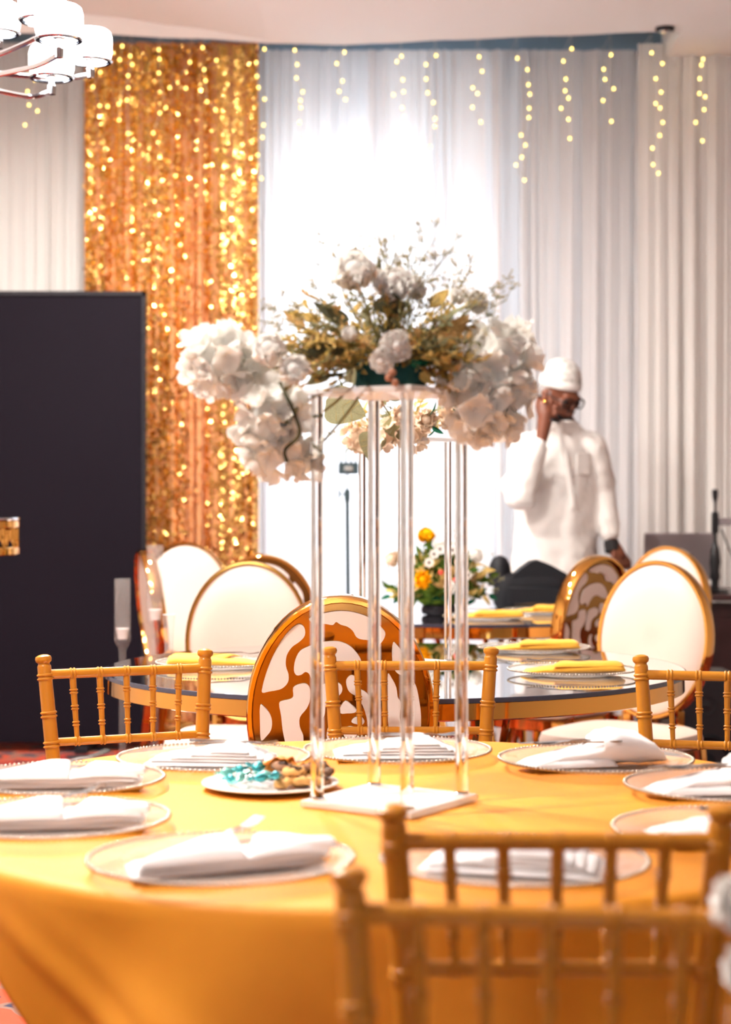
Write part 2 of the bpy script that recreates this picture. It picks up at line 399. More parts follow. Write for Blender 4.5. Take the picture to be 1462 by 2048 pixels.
gd = 9.08; groot, goff, gx0, gL = drape('sequin_curtain', 'gold sequin curtain hanging between white drapes behind the black panel', 168, 516, gd, CZ+905*gd/F, 12, .035, M_goldcloth, 21)
gcx = gx0+gL/2; ztop = CZ+905*gd/F; rnd = random.Random(4)
b = MB(); rs = .0074; dens = []
for i in range(40000):                                # sequins sewn on in vertical rows, each tilted its own way
    row = rnd.randrange(118); u = (row+.5+rnd.gauss(0, .16))/118
    if (row*7919) % 10 < 3 and rnd.random() < .75: continue
    z = rnd.uniform(.03, ztop-.02); t = 1-z/ztop
    y = goff(u, t); e = .004; sl = (goff(u+e, t)-y)/(e*gL)
    nrm = Vector((sl*.75+rnd.gauss(0, .2), -1, rnd.gauss(-.03, .2))).normalized()
    a, c = frame_of(nrm); p = Vector((gx0+gL*u-gcx+.2*goff(u+.01, t), y-.009, z))
    b.add([p + (a*math.cos(k*math.pi/3)+c*math.sin(k*math.pi/3))*rs for k in range(6)], [(0, 1, 2, 3, 4, 5)])
b.build('sequins', M_sequin, groot, smooth=False, kind='stuff')

# ---------------------------------------------------------------- fairy lights
def c8(pts): return [(480+x/1.489, 60+y/1.489) for x, y in pts]
def cg(pts): return [(160+x/4.061, 80+y/4.061) for x, y in pts]
STR = [
 ('beside the edge of the gold curtain', c8([(73,57),(48,97),(50,138),(55,171),(73,206),(70,283),(67,320),(53,372),(64,442)])),
 ('over the bright window, second from the gold curtain', c8([(163,60),(170,103),(168,143),(187,184),(180,210),(181,231),(177,275),(178,325)])),
 ('short, over the brightest part of the window', c8([(311,66),(288,100),(305,152),(295,183),(314,207)])),
 ('straight above the leftmost baby\'s breath of the bouquet', c8([(481,78),(467,94),(485,148),(457,193),(487,184),(483,232),(488,258)])),
 ('above the middle of the tall bouquet', c8([(584,76),(554,103),(554,146),(559,187),(576,216),(581,264),(580,287),(566,348)])),
 ('six bulbs, above the right side of the bouquet', c8([(712,80),(721,123),(693,172),(707,189),(692,230),(717,274)])),
 ('long with eleven bulbs, left of the man', c8([(826,84),(856,118),(859,163),(863,191),(861,233),(860,261),(837,313),(850,343),(839,379),(822,402),(847,447)])),
 ('with its top bulb highest, straight above the man', c8([(988,56),(963,93),(970,146),(968,181),(978,203),(956,233),(978,266),(982,323)])),
 ('short with six bulbs, right above the man', c8([(1105,74),(1083,117),(1087,147),(1113,175),(1081,210),(1106,272)])),
 ('long with eleven bulbs, in front of the ivory drape seam', c8([(1226,68),(1258,100),(1238,145),(1254,185),(1238,219),(1251,232),(1259,275),(1250,314),(1228,352),(1230,401),(1246,427)])),
 ('at the far right over the ivory drape', c8([(1379,87),(1374,104),(1369,145),(1368,189),(1385,199),(1382,237),(1357,275),(1377,330)])),
 ('over the left drape under the chandelier', [(68,118),(55,150),(70,160),(55,183),(58,210),(75,222),(50,250)]),
 ('at the left edge of the gold curtain', cg([(120,170),(165,262),(105,382),(160,534),(225,540)])),
 ('on the gold curtain, just right of the chandelier', cg([(343,50),(322,160),(425,200),(315,520),(318,650)])),
 ('on the gold curtain, orange glowing bulbs left of its middle', cg([(408,130),(390,290),(392,388),(380,488),(390,760),(385,870)])),
 ('down the middle of the gold curtain', cg([(640,78),(645,155),(640,268),(697,550),(648,592),(595,755)])),
 ('short, on the gold curtain right of its middle', cg([(893,180),(728,388),(860,392)][::1])),
 ('on the right half of the gold curtain', cg([(996,62),(1108,165),(1008,240),(1020,330),(1032,500),(1100,565)])),
]
ZTOPF = lambda fx: CZ+(905*9.08/F if 168 < fx < 516 else 903*9.1/F if fx > 1276 else 890*9.25/F)
bulb_me = MB().ell((0, 0, 0), (.006, .006, .0075), 8, 6).mesh('bulb', M_bulb)
for lab, pts in STR:
    fx = sum(p[0] for p in pts)/len(pts); d = 8.98 if fx < 1280 else 8.96
    q = [P(x, y, d) for x, y in pts]; base = Vector((q[0].x, d, ZTOPF(fx)))
    o = thing('fairy_light_string', 'string of warm fairy lights ' + lab, 'fairy lights', base, 0, 'fairy light strings hanging over the drapes')
    MB().tube([(0, .30, -.004), (0, .28, .014), (0, .02, .014)] + [p-base+Vector((0, .006, 0)) for p in q], .0011, 5).build('wire', M_wire, o)
    for p in q: link('bulb', bulb_me, o, p-base)

# ---------------------------------------------------------------- chandelier
hub = Vector((-1.13, 4.85, 0))
o = thing('chandelier', 'chrome chandelier with glowing white drum shades at the upper left', 'chandelier', (hub.x, hub.y, 2.28))
O = Vector(o.location)
b = MB().tube([(0, 0, 0), (0, 0, .9)], .012, 12); b.lathe([(.002, -.03), (.03, -.02), (.034, .0), (.03, .03), (.018, .05), (.018, .12), (.03, .15), (.012, .2)], 20)
b.lathe([(.07, ZC-2.28-.01), (.07, ZC-2.28-.03), (.015, ZC-2.28-.07), (.012, .9)], 24); b.tube([(0, 0, .9), (0, 0, ZC-2.28-.02)], .008, 8)
b.build('column', M_chrome, o)
SH = [(180, 90, 5.1), (118, 44, 4.66), (103, 122, 5.0), (84, 6, 4.75), (-2, 35, 5.35)]
pos = [P(*s) for s in SH] + [Vector((hub.x-.3, hub.y+.2, 2.45)), Vector((hub.x-.28, hub.y-.2, 2.45)), Vector((hub.x+.02, hub.y-.36, 2.45))]
prof = [(.02, -.043), (.05, -.043), (.058, -.038), (.0625, -.02), (.0625, .02), (.058, .036), (.05, .042), (.045, .042), (.055, .03), (.057, -.02), (.05, -.036), (.02, -.038)]
for p in pos:
    l = p-O
    s = MB().lathe(prof, 28, l, cap=False).build('shade', M_opal, o)
    MB().lathe([(.05, -.05), (.06, -.05), (.064, -.046), (.06, -.042), (.05, -.042)], 28, l, cap=False).build('shade_ring', M_chrome, s)
    MB().lathe([(.004, -.095), (.012, -.093), (.013, -.07), (.008, -.064), (.008, -.045), (.024, -.04), (.024, -.036), (.002, -.036)], 16, l).build('cup', M_chrome, o)
    h = Vector((l.x, l.y, 0)); e = l+Vector((0, 0, -.085)); zz = .05 if l.z < .2 else .1
    MB().tube(crom([(0, 0, zz), h*.45+Vector((0, 0, zz*.6+e.z*.35)), h*.8+Vector((0, 0, e.z-.02)), e], 6), .0075, 8).build('arm', M_chrome, o)
lp = bpy.data.lights.new('chandelier_glow', 'POINT'); lp.energy = 80; lp.color = (1, .95, .88); lp.shadow_soft_size = .12
lo = bpy.data.objects.new('chandelier_glow', lp); col.objects.link(lo); lo.location = (hub.x+.1, hub.y, 2.75); 

# ================================================================ black panel, far furniture
d = 8.62; x1 = (292-CX)/F*d; o = thing('backdrop_panel', 'tall plain black backdrop panel standing in front of the gold sequin curtain', 'panel', (x1-1.1, d, 0))
H = CZ+407*d/F
MB().bbox((0, .0, .03+(H-.03)/2), (2.16, .03, H-.06), .003).build('face', M_black, o)
for s in (-1, 1): MB().bbox((s*1.09, 0, H/2), (.02, .045, H), .003).build('side_trim', M_blacktrim, o)
MB().bbox((0, 0, H-.012), (2.2, .045, .024), .003).build('top_trim', M_blacktrim, o)
for s in (-1, 1): MB().bbox((s*.8, .12, .015), (.06, .4, .03), .004).build('foot', M_blacktrim, o)

# ---------------------------------------------------------------- mirror-top tables
def mirror_table(label, c, Rr, z, nb, seed):
    o = thing('mirror_table', label, 'table', (c[0], c[1], 0), 0, 'round mirror tables with gold rims')
    MB().lathe([(.001, z-.012), (Rr-.002, z-.012), (Rr, z-.010), (Rr, z-.002), (Rr-.002, z), (.001, z)], 96, cap=False).build('mirror_top', M_mirror, o)
    MB().lathe([(Rr, z-.012), (Rr+.002, z-.011), (Rr+.002, z-.001), (Rr, z)], 96, cap=False).build('glass_edge', M_edge, o)
    MB().lathe([(Rr-.05, z-.013), (Rr-.004, z-.013), (Rr-.003, z-.05), (Rr-.02, z-.055), (Rr-.05, z-.05), (Rr-.05, z-.013)], 96, cap=False).build('rim_band', M_gold, o)
    r0 = Rr*.36
    for k in range(nb):
        a = 2*math.pi*k/nb; tw = .9 if k % 2 else -.9
        p0 = Vector((r0*math.cos(a), r0*math.sin(a), .02)); p1 = Vector((r0*1.15*math.cos(a+tw), r0*1.15*math.sin(a+tw), z-.05))
        MB().tube([p0, p1], .011, 4).build('leg_bar', M_gold, o, smooth=False)
    ring = [(r0*math.cos(2*math.pi*k/48), r0*math.sin(2*math.pi*k/48), .012) for k in range(48)]
    MB().tube(ring, .012, 6, closed=True).build('base_ring', M_gold, o)
    ring = [(r0*1.15*math.cos(2*math.pi*k/48), r0*1.15*math.sin(2*math.pi*k/48), z-.045) for k in range(48)]
    MB().tube(ring, .011, 6, closed=True).build('top_ring', M_gold, o)
    return o
ZT = .765; T2 = (.077, 4.88); T3 = (.40, 7.10)
mirror_table('round mirror-topped gold table behind the golden-clothed table', T2, .78, ZT, 20, 1)
mirror_table('farther round mirror-topped gold table carrying the yellow flowers and black bag', T3, .65, ZT, 16, 2)

# ---------------------------------------------------------------- oval-back chairs
OA, OB, OZ, TILT = .205, .26, .755, R(-7)             # oval half width, half height, centre height
def ov(a, b, n=48, y=0): return [Vector((a*math.cos(2*math.pi*k/n), y, b*math.sin(2*math.pi*k/n))) for k in range(n)]
TR = 3.655
def bl(pts):                                          # outline of an inlay: offsets on the chair back in metres
    return smoothloop([((480+x/TR-681)*.001065*1.0, -(1180+y/TR-1408)*.00118) for x, y in pts], 3)
INL = [
 [(430,215),(462,240),(465,290),(430,330),(370,370),(330,430),(325,500),(345,560),(340,610),(300,650),(250,665),(200,672),(150,680),(152,640),(175,560),(215,460),(270,360),(330,280),(390,228)],
 [(495,180),(560,152),(650,133),(735,126),(810,132),(900,155),(960,185),(1020,228),(1062,272),(1050,320),(1012,358),(985,340),(940,325),(880,318),(845,300),(820,260),(780,232),(730,218),(697,200),(672,220),(630,215),(590,210),(530,205)],
 [(385,530),(395,460),(430,400),(490,370),(560,345),(640,335),(720,335),(790,360),(840,400),(878,450),(885,490),(850,510),(790,500),(700,470),(620,480),(560,530),(520,585),(495,550),(468,540),(440,558),(405,562)],
 [(275,760),(300,740),(350,730),(380,710),(380,650),(430,625),(480,625),(505,660),(505,730),(480,790),(430,850),(430,920),(455,980),(450,1060),(420,1105),(390,1118),(350,1100),(320,1020),(300,930),(290,840)],
 [(134,770),(165,780),(205,825),(222,880),(215,935),(185,975),(140,1008),(133,900)],
 [(170,1095),(210,1080),(250,1082),(280,1108),(300,1160),(300,1230),(260,1210),(200,1160)],
 [(560,660),(610,625),(690,610),(735,630),(745,665),(725,700),(680,715),(625,760),(615,830),(590,862),(545,850),(535,760)],
 [(775,600),(800,570),(835,572),(850,615),(880,660),(930,690),(975,760),(1005,860),(1020,1000),(985,1020),(950,940),(910,800),(860,720),(800,680),(778,640)],
 [(770,742),(815,768),(852,800),(835,822),(780,826),(735,826),(730,790)],
 [(815,885),(840,857),(885,852),(912,880),(895,905),(850,900)],
 [(752,960),(770,928),(810,918),(850,932),(858,965),(838,995),(805,1004),(770,994)],
 [(640,930),(665,915),(660,970),(690,1030),(735,1060),(700,1075),(650,1040),(630,985)],
 [(1085,560),(1115,590),(1148,650),(1160,720),(1185,760),(1175,850),(1190,920),(1195,1020),(1150,1060),(1110,1010),(1090,900),(1085,700)],
 [(1122,345),(1155,365),(1215,440),(1240,510),(1235,560),(1170,560),(1130,520),(1115,440)],
 [(1262,620),(1295,640),(1318,730),(1335,850),(1330,980),(1290,1010),(1265,930),(1255,780)],
 [(560,1090),(640,1100),(720,1130),(800,1120),(880,1100),(900,1140),(830,1190),(730,1210),(620,1190),(560,1140)],
 [(980,1090),(1050,1100),(1110,1110),(1150,1160),(1080,1250),(1010,1290),(960,1230),(965,1150)],
 [(420,1180),(500,1190),(540,1240),(520,1330),(440,1320),(370,1270),(370,1210)],
 [(600,1270),(700,1275),(800,1270),(860,1310),(800,1380),(720,1395),(640,1385),(590,1330)],
]
def oval_chair(filigree):
    o = thing('oval_back_chair', 'x', 'chair')
    back = Matrix.Translation((0, -.22, OZ)) @ Matrix.Rotation(-TILT, 4, 'X')
    T = lambda mb: setattr(mb, 'v', [tuple(back @ Vector(v)) for v in mb.v]) or mb
    # frame: deep oval band with a rounded front lip
    n = 56; rings = []
    sec = [(1.0, .022), (1.0, -.022), (.985, -.027), (.945, -.027), (.93, -.02), (.93, .02), (.945, .027), (.985, .027)]
    for k in range(n+1):
        a = 2*math.pi*k/n
        rings.append([Vector((OA*math.cos(a)-(1-s)*.205*math.cos(a), y, OB*math.sin(a)-(1-s)*.205*math.sin(a))) for s, y in sec])
    T(MB().loft(rings, cap=False)).build('back_frame', M_gold, o)
    # padded front
    rings = [ov(OA*.94, OB*.95, n, .006), ov(OA*.93, OB*.94, n, .02), ov(OA*.85, OB*.87, n, .03), ov(OA*.6, OB*.6, n, .036), ov(OA*.3, OB*.3, n, .038), ov(.002, .002, n, .038)]
    T(MB().loft(rings)).build('back_pad', M_cream, o)
    pl = T(MB().loft([ov(OA*.95, OB*.96, n, -.012), ov(OA*.95, OB*.96, n, .004)])).build('back_plate', M_gold2 if filigree else M_cream, o)
    if filigree:
        for q in INL:
            pts = [(p[0], p[1]) for p in bl(q)]
            pts = [(x*min(1, .925/max(.001, math.hypot(x/OA, z/OB))), z*min(1, .925/max(.001, math.hypot(x/OA, z/OB)))) for x, z in pts]
            T(MB().prism(pts, .008, (0, -.018, 0))).build('inlay_panel', M_inlay, pl, smooth=False)
    # seat
    def rsq(h, z, k=4):
        return [Vector((math.copysign(abs(math.cos(a))**(2/k), math.cos(a))*h, math.copysign(abs(math.sin(a))**(2/k), math.sin(a))*h*.98, z)) for a in (2*math.pi*j/40 for j in range(40))]
    MB().loft([rsq(.205, .425), rsq(.222, .435), rsq(.225, .455), rsq(.218, .475), rsq(.19, .487), rsq(.1, .493), rsq(.01, .494)]).build('seat_cushion', M_cream, o)
    MB().loft([rsq(.21, .385), rsq(.215, .388), rsq(.215, .424), rsq(.2, .426)]).build('seat_rail', M_gold, o)
    for sx in (-1, 1):
        MB().loft([[Vector((sx*x+dx, y+dy, z)) for dx, dy in ((-h, -h), (h, -h), (h, h), (-h, h))] for x, y, z, h in ((.18, .185, .40, .016), (.185, .2, .2, .014), (.19, .21, 0, .012))]).build('leg', M_gold, o, smooth=False)
        MB().loft([[Vector((sx*x+dx, y+dy, z)) for dx, dy in ((-h, -h), (h, -h), (h, h), (-h, h))] for x, y, z, h in ((.17, -.2, .42, .016), (.18, -.225, .2, .014), (.185, -.25, 0, .012))]).build('leg', M_gold, o, smooth=False)
        MB().tube([(sx*.10, -.2, .40), (sx*.10, -.205, .53)], .016, 4).build('back_support', M_gold, o, smooth=False)
    for s in (-1, 1):
        MB().tube([(s*.18, .2, .22), (-s*.18, -.22, .22)], .008, 6).build('cross_brace', M_gold, o)
    return o
cf = oval_chair(True); cc = oval_chair(False)
def put(o, first, bx, by, deg, label):                # bx, by: where the oval back stands; deg: way the chair faces
    f = Vector((-math.sin(R(deg)), math.cos(R(deg)))); loc = (bx+.22*f.x, by+.22*f.y, 0)
    if first: o.location = loc; o.rotation_euler = (0, 0, R(deg)); tag(o, label, group='oval-back gold chairs'); return o
    return copy_tree(o, loc, R(deg), label, 'oval-back gold chairs')
X = lambda px, dd: (px-CX)/F*dd
put(cf, True, X(681, 3.93), 3.93, 3, 'oval gold chair with white-inlaid openwork back, behind the acrylic stand')
put(cf, False, X(1185, 6.5), 6.5, 44, 'oval openwork gold chair turned sideways, beside the big cream oval chair')
put(cf, False, X(527, 6.62), 6.62, 0, 'oval gold chair whose top peeks out behind the left cream oval chair')
put(cc, True, X(497, 5.86), 5.86, 176, 'cream padded oval chair at the left far side of the mirror table')
put(cc, False, X(372, 8.15), 8.15, 194, 'smaller cream padded oval chair in front of the gold sequin curtain')
put(cc, False, X(303, 7.30), 7.30, -74, 'oval gold chair seen edge-on beside the black panel')
put(cc, False, X(1310, 5.9), 5.9, 142, 'large cream padded oval chair right of the mirror table')
put(cc, False, X(1332, 7.55), 7.55, 140, 'cream oval chair peeking out above the large cream oval chair on the right')

# ---------------------------------------------------------------- gold bamboo-style chairs
def ringprof(segs, r0, r1, L, rings, rr=.0032, wd=.0045):
    pts = []
    for k in range(segs+1):
        z = L*k/segs; pts.append((r0+(r1-r0)*k/segs, z))
    for zc in rings:
        for dz in (-wd, wd):
            c = zc+dz; r = r0+(r1-r0)*c/L
            pts += [(r, c-wd*.75), (r+rr*.8, c-wd*.4), (r+rr, c), (r+rr*.8, c+wd*.4), (r, c+wd*.75)]
    pts.sort(key=lambda p: p[1]); return pts
def axisrot(a, b): return (Vector(b)-Vector(a)).to_track_quat('Z', 'Y').to_matrix()
def rod(a, b, r0, r1, rings, n=14, **k):
    a, b = Vector(a), Vector(b); L = (b-a).length
    return MB().lathe(ringprof(6, r0, r1, L, rings, **k), n, a, axisrot(a, b))
def ladder_chair():
    o = thing('bamboo_style_chair', 'x', 'chair')
    def hw(z): return .172-.075*(.9-z)
    def yb(z): return -.19-.10*(z-.45)
    for s in (-1, 1):
        a = (s*hw(.45), yb(.45), .45); t = (s*hw(.885), yb(.885), .885)
        L = (Vector(t)-Vector(a)).length
        p = rod(a, t, .0155, .0138, [L-.022, L-.098, L-.158, L-.158-.07, .1], 16, rr=.0028, wd=.004).build('back_post', M_resin, o)
        MB().lathe([(.0138, 0), (.012, .003), (.012, .006), (.0155, .009), (.0168, .014), (.0155, .019), (.009, .0225), (.001, .0235)], 18, t, axisrot(a, t)).build('finial', M_resin, p)
        rod((s*.17, -.215, 0), a, .013, .0155, [.12, .25, .38], 14).build('rear_leg', M_resin, o)
        rod((s*.185, .2, 0), (s*.175, .185, .45), .012, .0155, [.12, .25, .38], 14).build('front_leg', M_resin, o)
        rod((s*.176, -.2, .2), (s*.182, .19, .2), .009, .009, [.13, .26]).build('side_stretcher', M_resin, o)
    zt, zl = .868, .732
    for z, r, nm in ((zt, .0098, 'top_rail'), (zl, .0085, 'lower_rail')):
        w = hw(z); rg = [(2*w)*(k+1)/6 for k in range(5)]
        rod((-w, yb(z), z), (w, yb(z), z), r, r, rg, 12, rr=.002, wd=.0035).build(nm, M_resin, o)
    for k in range(5):
        f = -1+2*(k+1)/6
        a, t = (f*hw(zl), yb(zl), zl), (f*hw(zt), yb(zt), zt); L = zt-zl
        rod(a, t, .0048, .0072, [L*.26, L*.5, L*.74], 10, rr=.0022, wd=.003).build('spindle', M_resin, o)
    MB().bbox((0, 0, .445), (.37, .38, .03), .012).build('seat', M_resin, o)
    MB().bbox((0, .0, .478), (.35, .35, .036), .015).build('seat_pad', M_napkin, o)
    for y in (-.2, .19): rod((-.178, y, .24), (.178, y, .24), .009, .009, [.12, .24]).build('stretcher', M_resin, o)
    return o
lc = ladder_chair(); GC = 'gold bamboo-style chairs'
def putl(first, bx, by, deg, label):                  # bx, by: middle of the top rail
    f = Vector((-math.sin(R(deg)), math.cos(R(deg)))); loc = (bx+.233*f.x, by+.233*f.y, 0)
    if first: lc.location = loc; lc.rotation_euler = (0, 0, R(deg)); return tag(lc, label, group=GC)
    return copy_tree(lc, loc, R(deg), label, GC)
putl(True, -.492, 3.70, 180+24, 'gold bamboo-style chair behind the table, in front of the black panel')
putl(False, .095, 3.82, 180, 'gold bamboo-style chair behind the acrylic flower stand, middle of the far three')
putl(False, .722, 3.59, 180-13, 'gold bamboo-style chair at the right, in front of the large cream oval chair')
putl(False, .2005, 1.88, 0, 'gold bamboo-style chair tucked under the near edge of the golden-clothed table')
putl(False, .157, 1.545, 180-5, 'blurred gold bamboo-style chair nearest the camera')

# ================================================================ the golden-clothed table
TC = Vector((.045, 2.745, 0)); TR_, TZ = .70, .76
M_wood = mat('plywood', rgb(170, 130, 90), .6, 0, .2, 12)
o = thing('round_table', 'round banquet table hidden under the golden cloth', 'table', TC)
MB().lathe([(.001, TZ-.03), (TR_-.01, TZ-.03), (TR_-.006, TZ-.026), (TR_-.006, TZ-.006), (TR_-.01, TZ-.003), (.001, TZ-.003)], 64, cap=False).build('tabletop', M_wood, o)
for k in range(4):
    a = math.pi/4+k*math.pi/2; MB().tube([(.3*math.cos(a), .3*math.sin(a), TZ-.03), (.42*math.cos(a), .42*math.sin(a), 0)], .014, 10).build('leg', M_chrome, o)
def hem(deg):
    deg %= 360
    deg -= 4.5
    if 180 < deg < 224: return max(.10, .165-.012*(224-deg)) if deg > 200 else .10+.007*(200-deg)
    if 224 <= deg < 262: return min(.165+.012*(deg-224), .245)
    return .245
def cloth_pt(a, s):                                   # s: length along the cloth from the rim, <0 on the top
    deg = math.degrees(a) % 360
    if s <= 0: r, z = TR_+s, TZ
    else:
        q = min(s/.022, 1)*math.pi/2
        r = TR_+.014*math.sin(q); z = TZ-.014*(1-math.cos(q)) if s < .022 else TZ-.014-(s-.022)
        t = max(0, s-.02)
        f = .075*t*math.sin(7*a+1.3) + .05*t*math.sin(13*a+.4+2*t)
        for c, w_, k, h in ((221, 3, 150, .025), (229, 3.5, 150, .022), (251, 7, -18, .05), (275, 8, 20, .05), (300, 7, -20, .04), (318, 8, 15, .05)):
            e = (deg-c-k*t)/w_; f += h*min(1, t*3.2)*math.exp(-e*e)
        r += .05*t+f
    x, y = math.cos(a)*r, math.sin(a)*r
    n = noise.noise(Vector((x*5, y*5, z*5)))
    return Vector((x, y, z+.0012*n+(.0008*math.sin(x*38+y*9) if s < 0 else 0)))
vs = []; fs = []; NA = 240; prof = [-.70, -.6, -.5, -.4, -.3, -.2, -.1, -.05, -.02, 0, .006, .012, .018] + [None]*18
prof[0] = -.6999; NR = len(prof)
for i in range(NA):
    a = 2*math.pi*i/NA; L = hem(math.degrees(a))
    for j, s in enumerate(prof):
        if s is None: s = .022+(L-.022)*(j-12)/18
        vs.append(cloth_pt(a, s))
for i in range(NA):
    k = (i+1) % NA
    for j in range(NR-1): fs.append((i*NR+j, i*NR+j+1, k*NR+j+1, k*NR+j))
cl = MB().add(vs, fs).build('tablecloth', M_satin, angle=None, loc=TC)
tag(cl, 'golden orange satin tablecloth draped over the round foreground table', 'tablecloth')
for nm, me in (('thick', .003),):
    md = cl.modifiers.new('thick', 'SOLIDIFY'); md.thickness = .0015; md.offset = 1

# ---------------------------------------------------------------- charger plates
dish_me = MB().lathe([(.001, .001), (.095, .001), (.105, .002), (.125, .007), (.158, .013), (.164, .0145), (.164, .0165), (.157, .0165), (.124, .0105), (.104, .0055), (.095, .0045), (.001, .0045)], 72, cap=False).mesh('dish', M_charger, angle=40)
b = MB()
for k in range(128):
    a = 2*math.pi*k/128; b.ell((.1655*math.cos(a), .1655*math.sin(a), .0155), .0031, 6, 4)
bead_me = b.mesh('beaded_rim', M_bead)
b = MB()
b.tube([(.098*math.cos(2*math.pi*k/64), .098*math.sin(2*math.pi*k/64), .0055) for k in range(64)], .0012, 5, closed=True)
ringl_me = b.mesh('inner_ring', M_charger)
def charger(x, y, z, label, group):
    o = thing('charger_plate', label, 'plate', (x, y, z), 0, group)
    link('dish', dish_me, o); link('beaded_rim', bead_me, o, kind='stuff'); link('inner_ring', ringl_me, o); return o

# ---------------------------------------------------------------- napkins
def quadslab(b, c, th, zf, nu=22, nv=12, seed=0):
    c = [Vector(p) for p in c]
    def xy(u, v): return (c[0]*(1-u)+c[1]*u)*(1-v)+(c[3]*(1-u)+c[2]*u)*v
    def rnd_(u): return (1-abs(2*u-1)**7)**.6 if 0 < u < 1 else 0
    def top(u, v):
        p = xy(u, v); w_ = noise.noise(Vector((p.x*26+seed, p.y*34, seed)))*.0016
        return (p.x, p.y, zf(u, v, p)+th*(.12+.88*min(rnd_(u), rnd_(v)))+w_)
    def bot(u, v): p = xy(u, v); return (p.x, p.y, zf(u, v, p))
    o = len(b.v); b.grid(top, nu, nv); m = len(b.v); b.grid(bot, nu, nv); 
    per = [i for i in range(nu)] + [j*nu+nu-1 for j in range(1, nv)] + [(nv-1)*nu+i for i in range(nu-2, -1, -1)] + [j*nu for j in range(nv-2, 0, -1)]
    for i in range(len(per)):
        p, q = per[i], per[(i+1) % len(per)]; b.f.append((o+p, m+p, m+q, o+q))
S = math.sin; PI = math.pi
def nap_pouch():
    b = MB()
    quadslab(b, [(-.122, -.05), (.125, -.04), (.128, .03), (-.112, .034)], .009, lambda u, v, p: .0, seed=1)
    quadslab(b, [(-.118, -.051), (.128, -.046), (.13, -.008), (-.06, .04)], .008, lambda u, v, p: .008+.005*S(PI*u)*S(PI*v)+.002*S(9*u+5*v), seed=4)
    quadslab(b, [(-.123, -.053), (.02, -.052), (.016, .0), (.0, .045)], .010, lambda u, v, p: .013+.002+.016*v*u+.008*S(PI*u)*S(PI*v), seed=7)
    quadslab(b, [(.016, -.052), (.128, -.046), (.128, -.02), (.05, .03)], .008, lambda u, v, p: .014+.012*v*(1-.6*u)+.004*S(PI*u), seed=9)
    quadslab(b, [(.07, -.046), (.135, -.044), (.137, -.026), (.08, .004)], .007, lambda u, v, p: .02+.006*S(PI*v), seed=13)
    return b
def nap_flat():
    b = MB()
    quadslab(b, [(-.11, -.055), (.11, -.055), (.112, .055), (-.11, .055)], .008, lambda u, v, p: 0., seed=2)
    for k in range(4):
        x = -.10+.034*k
        quadslab(b, [(x, -.05), (.105-.012*k, -.052), (.10-.014*k, .048), (x+.012, .05)], .006, lambda u, v, p, k=k: .007+.0052*k+.007*S(PI*u)*S(PI*v), seed=3+k)
    return b
def nap_roll():
    b = MB(); rings = []
    for x, ry, rz in ((-.128, .03, .003), (-.11, .04, .007), (-.07, .036, .013), (-.03, .034, .016), (-.005, .040, .022), (.0, .047, .027), (.03, .052, .029), (.07, .046, .025), (.10, .030, .017), (.122, .012, .007), (.128, .003, .002)):
        rings.append([Vector((x+.012*math.sin(a)*(x < 0), math.cos(a)*ry*(1+.05*S(3*a+x*60)), rz+rz*math.sin(a)*(1+.12*S(5*a+x*90)))) for a in (2*PI*k/28 for k in range(28))])
    b.loft(rings)
    quadslab(b, [(-.125, -.045), (.02, -.05), (.02, .045), (-.10, .05)], .007, lambda u, v, p: .001+.012*S(PI*v)*u+.004*S(14*v)*(1-u), seed=5)
    return b
def nap_fold():
    b = MB(); rings = []
    for x, ry, rz in ((-.124, .014, .002), (-.115, .026, .005), (-.08, .034, .008), (-.02, .040, .011), (.05, .043, .013), (.10, .042, .013), (.118, .040, .011), (.124, .034, .005)):
        rings.append([Vector((x+.006*math.sin(a), math.cos(a)*ry*(1+.04*S(3*a+x*50)), rz+rz*math.sin(a)*(1+.15*S(4*a+x*70)))) for a in (2*PI*k/28 for k in range(28))])
    b.loft(rings)
    quadslab(b, [(-.06, -.042), (.122, -.04), (.118, .01), (-.02, .03)], .006, lambda u, v, p: .018+.006*S(PI*v), seed=5)
    return b
NAP = {}
for k, fn in (('pouch', nap_pouch), ('flat', nap_flat), ('roll', nap_roll), ('fold', nap_fold)):
    b = fn(); NAP[k] = b.mesh('napkin_'+k, M_napkin, angle=None); NAP[k+'y'] = b.mesh('napkin_yellow_'+k, M_ynapkin, angle=None)
def napkin(kind, x, y, z, deg, label, group, sc_=1.):
    o = link('napkin', NAP[kind], None, (x, y, z), (0, 0, R(deg)), scale=sc_); return tag(o, label, 'napkin', group)
# ---------------------------------------------------------------- cutlery
def fork_mb():
    b = MB(); hs = []
    for x, w_, t, z in ((-.095, .004, .0012, 0), (-.09, .0062, .0016, 0), (-.05, .005, .0018, .001), (0, .0028, .0018, .004), (.03, .003, .0018, .006), (.045, .009, .0014, .005), (.055, .0115, .0013, .003), (.062, .0115, .0012, .003)):
        hs.append([Vector((x, sy*w_, z+sz*t)) for sy, sz in ((-1, -1), (1, -1), (1, 1), (-1, 1))])
    b.loft(hs)
    for k in range(4):
        y = -.0095+.00633*k
        b.loft([[Vector((x, y+sy*w_, z+sz*.001)) for sy, sz in ((-1, -1), (1, -1), (1, 1), (-1, 1))] for x, w_, z in ((.061, .0019, .003), (.08, .0017, .005), (.1, .0008, .009))])
    return b
def knife_mb():
    b = MB(); hs = []
    for x, w_, t, z in ((-.1, .004, .0015, .002), (-.095, .0065, .003, .002), (-.02, .0055, .003, .003), (-.005, .004, .0025, .003), (.0, .0075, .0012, .003), (.05, .0095, .001, .003), (.09, .009, .0008, .003), (.105, .003, .0006, .003)):
        hs.append([Vector((x, sy*w_, z+sz*t)) for sy, sz in ((-1, -1), (1, -1), (1, 1), (-1, 1))])
    return b.loft(hs)
